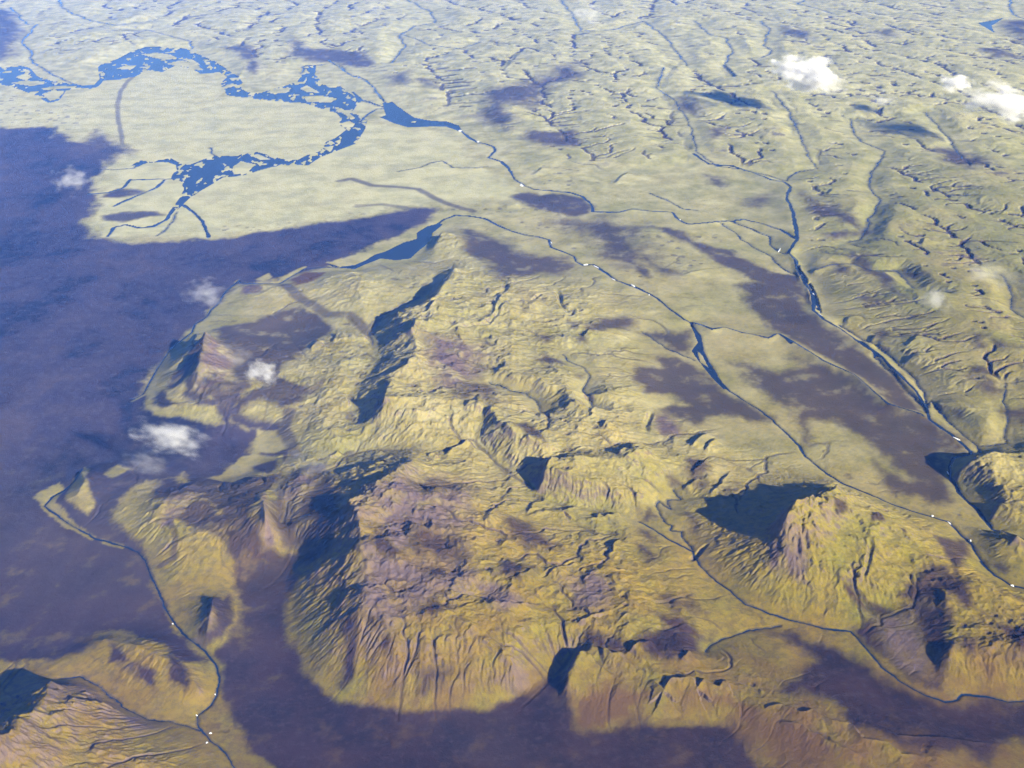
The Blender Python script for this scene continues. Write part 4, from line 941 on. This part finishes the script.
hue = np.clip(0.62 - 0.35 * sstep(12000, 24000, Y) + 0.75 * patchn + 0.35 * patch2 - 0.30 * upl + 0.15 * sstep(60, 260, H) - 0.35 * hollow * 0.5, 0, 1)  # patchy moss tone; greener with distance is haze put into the colour
wet = np.clip(0.8 * sstep(2.6, 0.6, near_r) * (1 - WATER), 0, 1)
WATERF = WATER.reshape(-1).astype(np.float32)
P = np.stack([X, Y, H], -1).reshape(-1, 3).astype(np.float32)
COL1 = np.stack([cov['ash'], cov['scree'], cov['pale'], HAZE_BLUE], -1).reshape(-1, 4).astype(np.float32)
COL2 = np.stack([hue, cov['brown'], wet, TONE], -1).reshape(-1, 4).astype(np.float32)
# normals of the whole surface, so that neighbouring pieces shade as one
e1 = np.empty((NY, NX, 3), np.float32); e2 = np.empty((NY, NX, 3), np.float32)
P3 = P.reshape(NY, NX, 3)
e1[:, 1:-1] = P3[:, 2:] - P3[:, :-2]; e1[:, 0] = P3[:, 1] - P3[:, 0]; e1[:, -1] = P3[:, -1] - P3[:, -2]
e2[1:-1] = P3[2:] - P3[:-2]; e2[0] = P3[1] - P3[0]; e2[-1] = P3[-1] - P3[-2]
NRM = np.cross(e1, e2); NRM /= np.linalg.norm(NRM, axis=-1, keepdims=True) + 1e-9
NRM = NRM.reshape(-1, 3).astype(np.float32)

REGIONS = [   # (name, label, outline): later ones win
    ('upland', 'hazy dissected upland of pale moss along the top edge', [(-80, -80), (1100, -80), (1100, 90), (900, 60), (700, 110), (620, 160), (530, 170), (440, 110), (330, 60), (230, 75), (160, 60), (95, 75), (40, 60), (-80, 70)]),
    ('upland', 'rolling olive upland cut by streams on the right side', [(1100, 90), (900, 60), (700, 110), (640, 160), (780, 178), (800, 240), (830, 310), (900, 370), (955, 445), (1100, 450)]),
    ('moss_flat', 'wide pale yellow moss flat around the braided river', [(-80, 85), (60, 100), (110, 70), (230, 80), (345, 100), (450, 130), (530, 200), (420, 207), (330, 222), (210, 240), (90, 238), (95, 160), (-80, 125)]),
    ('plateau', 'gently rolling yellow moss plateau in the middle', [(430, 330), (455, 268), (600, 290), (640, 350), (640, 440), (550, 450), (490, 410), (430, 395)]),
    ('mountain_ridge', 'moss ridge with a gullied shadowed flank left of the plateau', [(340, 345), (400, 305), (430, 330), (430, 395), (490, 412), (470, 445), (400, 445), (360, 435), (335, 400)]),
    ('mountain', 'high mauve scree mountain with dark western cliffs beside the ash valley', [(300, 545), (350, 490), (400, 460), (480, 470), (540, 500), (610, 530), (620, 640), (560, 675), (500, 708), (340, 705), (300, 660), (285, 600)]),
    ('table_hill', 'flat-topped moss hill with fluted front above the gorge', [(538, 497), (550, 458), (648, 447), (665, 480), (655, 522), (600, 512)]),
    ('mountain', 'golden peak casting a big black shadow to its left', [(695, 550), (720, 500), (745, 487), (840, 485), (900, 510), (950, 550), (930, 590), (880, 600), (850, 630), (790, 620), (735, 600)]),
    ('mountain', 'dark-shadowed mountain in the bottom left corner', [(-80, 665), (60, 672), (120, 710), (160, 740), (220, 790), (-80, 790)]),
    ('ridge', 'low golden ridge with black clawed gullies near the bottom edge', [(575, 720), (565, 690), (600, 645), (690, 650), (770, 690), (850, 725), (960, 745), (960, 790), (770, 790), (730, 730), (600, 730)]),
    ('ash_plain', 'broad dark violet ash plain filling the left side', COVER[1][3]),
    ('ash_valley', 'dark ash valley floor winding between the hills to the bottom', COVER[5][3]),
    ('sandur', 'grey violet outwash sand beside the braided river on the right', Z(664, 250, S2, (210, 100), (280, 88), (380, 120), (470, 215), (560, 280), (640, 335), (730, 440), (760, 470), (830, 530), (868, 575), (805, 592), (795, 660), (830, 720), (720, 705), (610, 640), (480, 490), (300, 430), (180, 320), (330, 340), (390, 300), (290, 210))),
    ('ash_valley', 'dark brown ash valley between golden peak and front ridge', COVER[[k for k, c in enumerate(COVER) if c[3][0] == (664 + 350 / S2, 498 + 382 / S2)][0]][3]),
]
CLS = np.full((NY, NX), -1, np.int16)
for k, (nm, lb, pl) in enumerate(REGIONS):
    q = [v[:2] for v in ground_ij(pl)]
    w = window(q, 12)
    CLS[w] = np.where(poly_sd(q, w, 6) > 0, k, CLS[w])
CLS = np.where(WATER > 0.5, 1000 + RID, CLS)
# rows thin out with distance, where the ground is seen at a flat angle
ROWS = np.concatenate([np.arange(0, 560), np.arange(560, 1100, 2), np.arange(1100, 1600, 3), np.arange(1600, NY, 5)])
fc = CLS[ROWS[:-1]][:, :-1]
base = ROWS[:, None] * NX + np.arange(NX - 1)[None, :]
QUAD = np.stack([base[:-1], base[:-1] + 1, base[1:] + 1, base[1:]], -1)

def build_piece(name, mask, mat):
    q = QUAD[mask]
    if len(q) == 0:
        return None
    used, inv = np.unique(q.ravel(), return_inverse=True)
    me = bpy.data.meshes.new(name)
    nv, nf = len(used), len(q)
    me.vertices.add(nv); me.loops.add(nf * 4); me.polygons.add(nf)
    me.vertices.foreach_set('co', P[used].ravel())
    me.loops.foreach_set('vertex_index', inv.astype(np.int32).ravel())
    me.polygons.foreach_set('loop_start', np.arange(0, nf * 4, 4, dtype=np.int32))
    me.polygons.foreach_set('use_smooth', np.ones(nf, bool))
    me.update(calc_edges=True)
    for an, arr in (('cover', COL1), ('soil', COL2)):
        a = me.color_attributes.new(an, 'FLOAT_COLOR', 'POINT')
        a.data.foreach_set('color', arr[used].ravel())
    a = me.attributes.new('water', 'FLOAT', 'POINT'); a.data.foreach_set('value', WATERF[used])
    me.normals_split_custom_set_from_vertices(NRM[used])
    me.materials.append(mat)
    o = bpy.data.objects.new(name, me)
    scene.collection.objects.link(o)
    return o

o = build_piece('moorland', fc == -1, M_GROUND)
tag(o, 'yellow green mossy moorland between rivers, hills and ash', 'moorland', kind='structure')
for k, (nm, lb, pl) in enumerate(REGIONS):
    o = build_piece(nm, fc == k, M_GROUND)
    if o: tag(o, lb, nm.replace('_', ' '), kind='structure')
RIVER_LABELS = {
    'outlet': 'river leaving the narrow lake and crossing the moss to the right', 'inflow': 'thin stream running into the narrow lake from the top',
    'middle': 'long dark river curving from the ash shore past the plateau to the sandur', 'shore': 'narrow dark river along the upper edge of the ash plain',
    'edge': 'winding dark river along the lower right edge of the ash plain', 'hillside': 'small creek crossing the moss beside the bottom left mountain',
    'sandur': 'main blue river running down the right side past the sandur', 'lens': 'dark river widening to a lens then passing behind the golden peak',
    'lens_arm': 'faint creek entering the lens-shaped pool', 'side': 'thin side channel right of the sandur river', 'front': 'dark river looping around the foot of the golden peak',
    'front_arm': 'short dark side arm in the moss below the golden peak', 'meander': 'tightly meandering creek left of the black mountain shadow',
    'braid': 'thin braided channel beside the sandur river', 'upland': 'thin dark stream in the right upland', 'top': 'thin dark stream in the hazy far upland',
    'delta': 'blue distributary between the lake and the ash plain', 'creek': 'thin dark creek on yellow moss',
}
for k, R in enumerate(RIVERS):
    o = build_piece('river' if R['wid'] > 1.25 else 'stream', fc == 1000 + k, M_WATER)
    if o:
        lb = RIVER_LABELS[R['name']]
        cx, cy = R['pts'][len(R['pts']) // 2][:2]
        tag(o, lb, 'river' if R['wid'] > 1.25 else 'stream', kind='structure')
        if sum(1 for q in RIVERS if q['name'] == R['name']) > 1:
            o['group'] = R['name'] + ' channels'
LAKE_LABELS = {'braided_river': 'broad blue braided river and lake among pale moss flats', 'outlet_lake': 'narrow blue lake below the hazy uplands', 'shore_lake': 'dark blue tapering lake beside the ash strip',
               'lens_pool': 'dark lens-shaped pool in the sandur', 'sandur_braids': 'braided blue reach at the bend of the right river', 'upland_lake': 'small dark branching lake near the top right corner'}
for k, (name, zz, q, iq) in enumerate(lake_ij):
    o = build_piece('braided_river' if 'braid' in name else 'lake', fc == 1100 + k, M_WATER)
    if o: tag(o, LAKE_LABELS[name], 'river' if 'braid' in name else 'lake', kind='structure')

# land beyond the surveyed sheet, out to the horizon
def surround(th0, th1, dth, r0, r1, dr, first):
    ot = np.radians(np.arange(th0, th1 + 1e-6, dth)); orr = r0 * np.exp(np.arange(0, math.log(r1 / r0) + dr, dr))
    ox = (orr[:, None] * np.sin(ot)[None]).astype(np.float32); oy = (orr[:, None] * np.cos(ot)[None] - POLE).astype(np.float32)
    fi = (np.tile(ot[None], (len(orr), 1)) + TH) / STEP; fj = np.tile((np.log(orr / R0) / STEP)[:, None], (1, len(ot)))
    ci = np.clip(fi, 0, NX - 1).astype(int); cj = np.clip(fj, 0, NY - 1).astype(int)
    out_m = np.hypot(ox - X[cj, ci], oy - Y[cj, ci])
    w_ = np.exp(-out_m / 900.0)
    na = fbm(ox, oy, 2600.0, 6, 3, 0.5); nb_ = np.abs(fbm(ox, oy / 1.6, 3400.0, 5, 330, 0.5))
    oz = H[cj, ci] * w_ + (1 - w_) * (10 + 330 * nb_ + 30 * na) - 3.0
    ash_ = cov['ash'][cj, ci] * w_ + (1 - w_) * sstep(0.1, 0.3, fbm(ox, oy, 5200.0, 6, 340, 0.6))
    pal_ = cov['pale'][cj, ci] * w_ + (1 - w_) * np.clip(0.4 * sstep(9000, 13000, oy) + 0.4 * sstep(14000, 34000, oy), 0, 1)  # same haze brightening put into the colour beyond the sheet
    hblue_ = HAZE_BLUE[cj, ci]
    one = np.ones_like(ox)
    return ox, oy, oz, np.stack([ash_, 0 * one, pal_, hblue_], -1), np.stack([np.clip(0.5 + na, 0, 1), 0 * one, 0 * one, np.clip(0.5 + 0.8 * na, 0, 1)], -1)
ov, of, oc1, oc2, nbase = [], [], [], [], 0
TD = math.degrees(TH)
for th0, th1, dth, r0, r1, dr in ((-62, -TD + 0.06, 0.25, R0 * 0.6, 71500.0, 0.007), (TD - 0.12, 62, 0.25, R0 * 0.6, 71500.0, 0.007), (-TD, TD, 0.4, R0 * 0.6, R0 + 20, 0.01), (-62, 62, 1.0, 70300.0, 160000.0, 0.02), (-180, 180, 6.0, 300.0, R0 * 0.61, 0.12), (62, 298, 4.0, R0 * 0.6, 160000.0, 0.15)):
    ox, oy, oz, k1, k2 = surround(th0, th1, dth, r0, r1, dr, nbase)
    ny_, nx_ = ox.shape
    g = np.arange(ny_ - 1)[:, None] * nx_ + np.arange(nx_ - 1)[None] + nbase
    of.append(np.stack([g, g + 1, g + nx_ + 1, g + nx_], -1).reshape(-1, 4))
    ov.append(np.stack([ox, oy, oz], -1).reshape(-1, 3)); oc1.append(k1.reshape(-1, 4)); oc2.append(k2.reshape(-1, 4)); nbase += ny_ * nx_
ov = np.concatenate(ov).astype(np.float32); of = np.concatenate(of).astype(np.int32); oc1 = np.concatenate(oc1).astype(np.float32); oc2 = np.concatenate(oc2).astype(np.float32)
me = bpy.data.meshes.new('ground')
me.vertices.add(len(ov)); me.loops.add(len(of) * 4); me.polygons.add(len(of))
me.vertices.foreach_set('co', ov.ravel()); me.loops.foreach_set('vertex_index', of.ravel())
me.polygons.foreach_set('loop_start', np.arange(0, len(of) * 4, 4, dtype=np.int32)); me.polygons.foreach_set('use_smooth', np.ones(len(of), bool))
me.update(calc_edges=True)
for an, arr in (('cover', oc1), ('soil', oc2)):
    a = me.color_attributes.new(an, 'FLOAT_COLOR', 'POINT'); a.data.foreach_set('color', arr.ravel())
me.materials.append(M_GROUND)
o = bpy.data.objects.new('ground', me); scene.collection.objects.link(o)
tag(o, 'surrounding highland reaching to the horizon', 'ground', kind='structure')
print('mesh', round(time.time() - T0, 1))
# ------------------------------------------------------------------ snow patches
def height_at(i, j):
    return float(H[min(NY - 1, max(0, int(round(j)))), min(NX - 1, max(0, int(round(i))))])
M_SNOW = bpy.data.materials.new('old_snow')
t = nt(M_SNOW)
out = node(t, 'ShaderNodeOutputMaterial')
bs = node(t, 'ShaderNodeBsdfPrincipled', i_Roughness=0.8)
geo = node(t, 'ShaderNodeNewGeometry')
nz = node(t, 'ShaderNodeTexNoise', i_Scale=0.03, i_Detail=4.0)
cr = node(t, 'ShaderNodeMix', data_type='RGBA')
cr.inputs[6].default_value = (0.80, 0.82, 0.84, 1); cr.inputs[7].default_value = (0.58, 0.60, 0.62, 1)
t.links.new(geo.outputs['Position'], nz.inputs['Vector']); t.links.new(nz.outputs[0], cr.inputs[0])
t.links.new(cr.outputs[2], bs.inputs['Base Color']); t.links.new(bs.outputs[0], out.inputs[0])
SNOW = [   # x, y, width, height, lean, label
    (460, 131, 6, 2.2, -20, 'snow bank at the outlet end of the narrow far lake'),
    (478, 142, 6, 2.2, -10, 'snow bank on the outlet river before its tight bend'),
    (521, 185, 6, 4, 10, 'bright snow patch beside the dark oval ash basin'),
    (680, 220, 3, 2, 0, 'snow speck at the river fork right of the ash streaks'),
    (779, 251, 2.6, 5, -25, 'slanted snow strip on the braided channel above the sandur'),
    (551, 243, 2, 5, 10, 'upright snow sliver where the middle river first bends'),
    (586, 265, 7, 2, 5, 'snow strip at the left start of the middle river rapids'),
    (596, 267, 3, 5, 30, 'steep snow strip in the middle of the river rapids'),
    (614, 280, 3, 4.5, 25, 'larger snow patch right of the middle river rapids'),
    (633, 286, 2.6, 4.5, 30, 'snow sliver above the lens pool river'),
    (649, 295, 3, 2.4, 0, 'lone snow speck above the plateau edge'),
    (813, 294, 2.4, 4.5, 0, 'snow strip on the main right river above its sandur bend'),
    (820, 315, 2.6, 5, 25, 'snow strip on the sandur river below the braided reach'),
    (957, 439, 4, 4.5, 35, 'white snow bank at the end of the sandur'),
    (948, 474, 2, 6, 0, 'upright snow strip on the river bend by the dark dome hill'),
    (932, 516, 4.5, 2.6, -30, 'left snow bank behind the golden peak'),
    (949, 523, 3, 4.5, 20, 'second snow bank behind the golden peak'),
    (970, 541, 4, 2, -40, 'faint snow bank right of the golden peak'),
    (1012, 586, 7, 2.6, -15, 'snow bank on the stream near the right edge'),
    (173, 624, 3, 3, 0, 'lone snow patch on the river at the ash plain corner'),
    (215, 695, 2.6, 2.6, 0, 'small snow patch in the dark gorge at bottom left'),
    (197, 716, 4, 3, 0, 'snow patch where the creek meets the bottom left gorge'),
    (211, 734, 5, 1.8, 0, 'snow strip beside the river near the bottom left edge'),
    (207, 743, 3, 3, 0, 'round snow spot just below the strip by the bottom left river'),
]
srg = np.random.RandomState(5)
for px, py, w_, h_, lean, lab in SNOW:
    gi, gj, gz = ground_ij([(px, py)])[0]
    x0, y0 = at(px, py, gz)
    sl = math.sqrt(x0 * x0 + y0 * y0 + (CAM_H - gz) ** 2)
    m = sl / FPX
    dep = math.asin((CAM_H - gz) / sl)
    sc_ = 0.27 if py < 600 else 0.22
    rx, ry = sc_ * w_ * m, sc_ * h_ * m / math.sin(dep)
    ca, sa = math.cos(math.radians(lean)), math.sin(math.radians(lean))
    vs, fs = [], []
    n, rings = 18, 3
    rad = 1 + 0.6 * np.interp(np.arange(n), np.arange(0, n + 1, 3), np.append(srg.randn(6), 0)) * 0.6
    vs.append((0, 0))
    for rg in range(1, rings + 1):
        for k in range(n):
            a = 2 * PI * k / n
            q = rad[k] * rg / rings
            ex, ey = rx * q * math.cos(a), ry * q * math.sin(a)
            vs.append((ex * ca - ey * sa, ex * sa + ey * ca))
    for k in range(n):
        fs.append((0, 1 + k, 1 + (k + 1) % n))
        for rg in range(rings - 1):
            b0 = 1 + rg * n; b1 = b0 + n
            fs.append((b0 + k, b1 + k, b1 + (k + 1) % n, b0 + (k + 1) % n))
    v3 = []
    for q, (ex, ey) in enumerate(vs):
        ring = 0 if q == 0 else (q - 1) // n + 1
        hi, hj = to_ij(x0 + ex, y0 + ey)
        i_, j_ = int(np.clip(hi, 0, NX - 2)), int(np.clip(hj, 0, NY - 2))
        zt = float(H[j_:j_ + 2, i_:i_ + 2].max())
        v3.append((ex, ey, zt - gz + (9.0, 8.0, 6.0, 1.0)[ring]))
    me = bpy.data.meshes.new('snow_patch'); me.from_pydata(v3, [], fs)
    me.polygons.foreach_set('use_smooth', [True] * len(me.polygons)); me.materials.append(M_SNOW)
    o = bpy.data.objects.new('snow_patch', me); scene.collection.objects.link(o)
    o.location = (x0, y0, gz)
    tag(o, lab, 'snow patch', 'snow patches along the rivers')

# ------------------------------------------------------------------ clouds
def cloud_material(name, dens, thresh, seed):
    mat = bpy.data.materials.new(name)
    t = nt(mat)
    out = node(t, 'ShaderNodeOutputMaterial')
    pv = node(t, 'ShaderNodeVolumePrincipled')
    pv.inputs['Color'].default_value = (0.98, 0.98, 0.98, 1)
    pv.inputs['Absorption Color'].default_value = (1, 1, 1, 1)
    tc = node(t, 'ShaderNodeTexCoord')
    ln = node(t, 'ShaderNodeVectorMath', operation='LENGTH')
    t.links.new(tc.outputs['Object'], ln.inputs[0])
    off = node(t, 'ShaderNodeVectorMath', operation='ADD'); off.inputs[1].default_value = (seed * 3.7, seed * 1.3, seed * 2.1)
    t.links.new(tc.outputs['Object'], off.inputs[0])
    nz = node(t, 'ShaderNodeTexNoise', i_Scale=2.1, i_Detail=6.0, i_Roughness=0.6)
    t.links.new(off.outputs[0], nz.inputs['Vector'])
    a = node(t, 'ShaderNodeMath', operation='MULTIPLY_ADD'); a.inputs[1].default_value = 2.6; a.inputs[2].default_value = -1.3
    t.links.new(nz.outputs[0], a.inputs[0])
    b = node(t, 'ShaderNodeMath', operation='SUBTRACT')
    t.links.new(a.outputs[0], b.inputs[0]); t.links.new(ln.outputs['Value'], b.inputs[1])
    mr = node(t, 'ShaderNodeMapRange', interpolation_type='SMOOTHSTEP')
    t.links.new(b.outputs[0], mr.inputs[0])
    mr.inputs[1].default_value = thresh; mr.inputs[2].default_value = thresh + 0.75
    mr.inputs[3].default_value = 0.0; mr.inputs[4].default_value = dens
    t.links.new(mr.outputs[0], pv.inputs['Density'])
    t.links.new(pv.outputs[0], out.inputs['Volume'])
    return mat
CLOUDS = [   # x, y, width, height, base height, density, threshold, label
    (802, 74, 66, 46, 1300, 0.010, -0.62, 'brightest white cloud, left of the three at top right'),
    (832, 84, 42, 22, 1200, 0.0022, -0.6, 'thin cloud tail right of the brightest white cloud'),
    (956, 83, 34, 20, 1300, 0.009, -0.62, 'small white cloud between the two larger clouds at top right'),
    (1003, 102, 64, 46, 1300, 0.006, -0.62, 'white cloud at the right edge near the top'),
    (884, 100, 34, 18, 1200, 0.0016, -0.6, 'faint wisp over the cloud shadow at top right'),
    (936, 300, 42, 36, 1000, 0.0015, -0.6, 'soft wisp over the right upland'),
    (990, 274, 46, 34, 1000, 0.0009, -0.6, 'faint veil of cloud near the right edge'),
    (168, 438, 84, 40, 900, 0.0075, -0.64, 'white ragged cloud over the ash left of the hills'),
    (146, 462, 66, 34, 850, 0.0018, -0.6, 'thin lower half of the ragged cloud pair on the left'),
    (262, 373, 38, 34, 900, 0.0065, -0.62, 'small bright cloud puff over the dark valley'),
    (236, 356, 60, 30, 900, 0.0011, -0.6, 'thin veil beside the mauve pyramid hill'),
    (206, 293, 52, 32, 800, 0.0014, -0.6, 'wisp where the shore river turns at the ash plain'),
    (72, 180, 44, 28, 800, 0.0012, -0.6, 'faint wisp over the far left ash plain'),
    (312, 462, 56, 40, 900, 0.0011, -0.6, 'thin mist above the valley left of the mauve mountain'),
    (590, 14, 44, 14, 1000, 0.0009, -0.6, 'faint pale wisp at the top middle edge'),
]
from mathutils import noise as mnoise
for k, (px, py, w_, h_, zb, dens, thr, lab) in enumerate(CLOUDS):
    x0, y0 = at(px, py, zb)
    sl = math.sqrt(x0 * x0 + y0 * y0 + (CAM_H - zb) ** 2)
    m = sl / FPX; dep = math.asin((CAM_H - zb) / sl)
    rx = 0.5 * w_ * m * 1.25
    rz = min(0.55 * rx, 650.0)
    tgt = 0.5 * h_ * m * 1.25
    ry = math.sqrt(max(tgt * tgt - (rz * math.cos(dep)) ** 2, (0.35 * tgt) ** 2)) / math.sin(dep)
    ry = min(ry, 1.6 * rx)
    nu, nv_ = 28, 16
    vs = [(0, 0, -1.0)]; fs = []
    for v in range(1, nv_):
        for u in range(nu):
            la = PI * v / nv_ - PI / 2; lo = 2 * PI * u / nu
            vs.append((math.cos(la) * math.cos(lo), math.cos(la) * math.sin(lo), math.sin(la)))
    vs.append((0, 0, 1.0))
    for u in range(nu):
        fs.append((0, 1 + (u + 1) % nu, 1 + u))
        for v in range(nv_ - 2):
            a = 1 + v * nu
            fs.append((a + u, a + (u + 1) % nu, a + nu + (u + 1) % nu, a + nu + u))
        a = 1 + (nv_ - 2) * nu
        fs.append((a + u, a + (u + 1) % nu, len(vs) - 1))
    vs = [tuple(c * (0.86 + 0.28 * mnoise.noise(Vector(q) * 1.9 + Vector((k * 5.1, 0, 0)))) for c in q) for q in vs]
    me = bpy.data.meshes.new('cloud'); me.from_pydata(vs, [], fs)
    me.materials.append(cloud_material('cloud_vapour', dens, thr, k + 1))
    o = bpy.data.objects.new('cloud', me); scene.collection.objects.link(o)
    o.location = (x0, y0, zb); o.scale = (rx, ry, rz); o.rotation_euler = (0, 0, 0.5 * math.sin(k * 2.3))
    tag(o, lab, 'cloud', 'low clouds over the highland')

# ------------------------------------------------------------------ haze
HZ0, HZ1, HXY = -140.0, CAM_H + 60.0, 190000.0
hb = bpy.data.meshes.new('haze')
hv = [(sx * HXY, sy * HXY, z) for z in (HZ0, HZ1) for sx, sy in ((-1, -1), (1, -1), (1, 1), (-1, 1))]
hb.from_pydata(hv, [], [(3, 2, 1, 0), (4, 5, 6, 7), (0, 1, 5, 4), (1, 2, 6, 5), (2, 3, 7, 6), (3, 0, 4, 7)])
mh = bpy.data.materials.new('air')
t = nt(mh)
out = node(t, 'ShaderNodeOutputMaterial')
pv = node(t, 'ShaderNodeVolumePrincipled')
pv.inputs['Color'].default_value = (*HAZE_COLOR, 1)
pv.inputs['Absorption Color'].default_value = (1, 1, 1, 1)
pv.inputs['Density'].default_value = HAZE_DENSITY
pv.inputs['Anisotropy'].default_value = -0.27
t.links.new(pv.outputs[0], out.inputs['Volume'])
hb.materials.append(mh)
ho = bpy.data.objects.new('haze', hb); scene.collection.objects.link(ho)
tag(ho, 'pale blue haze thickening towards the far upland', 'haze', kind='stuff')
print('total', round(time.time() - T0, 1))
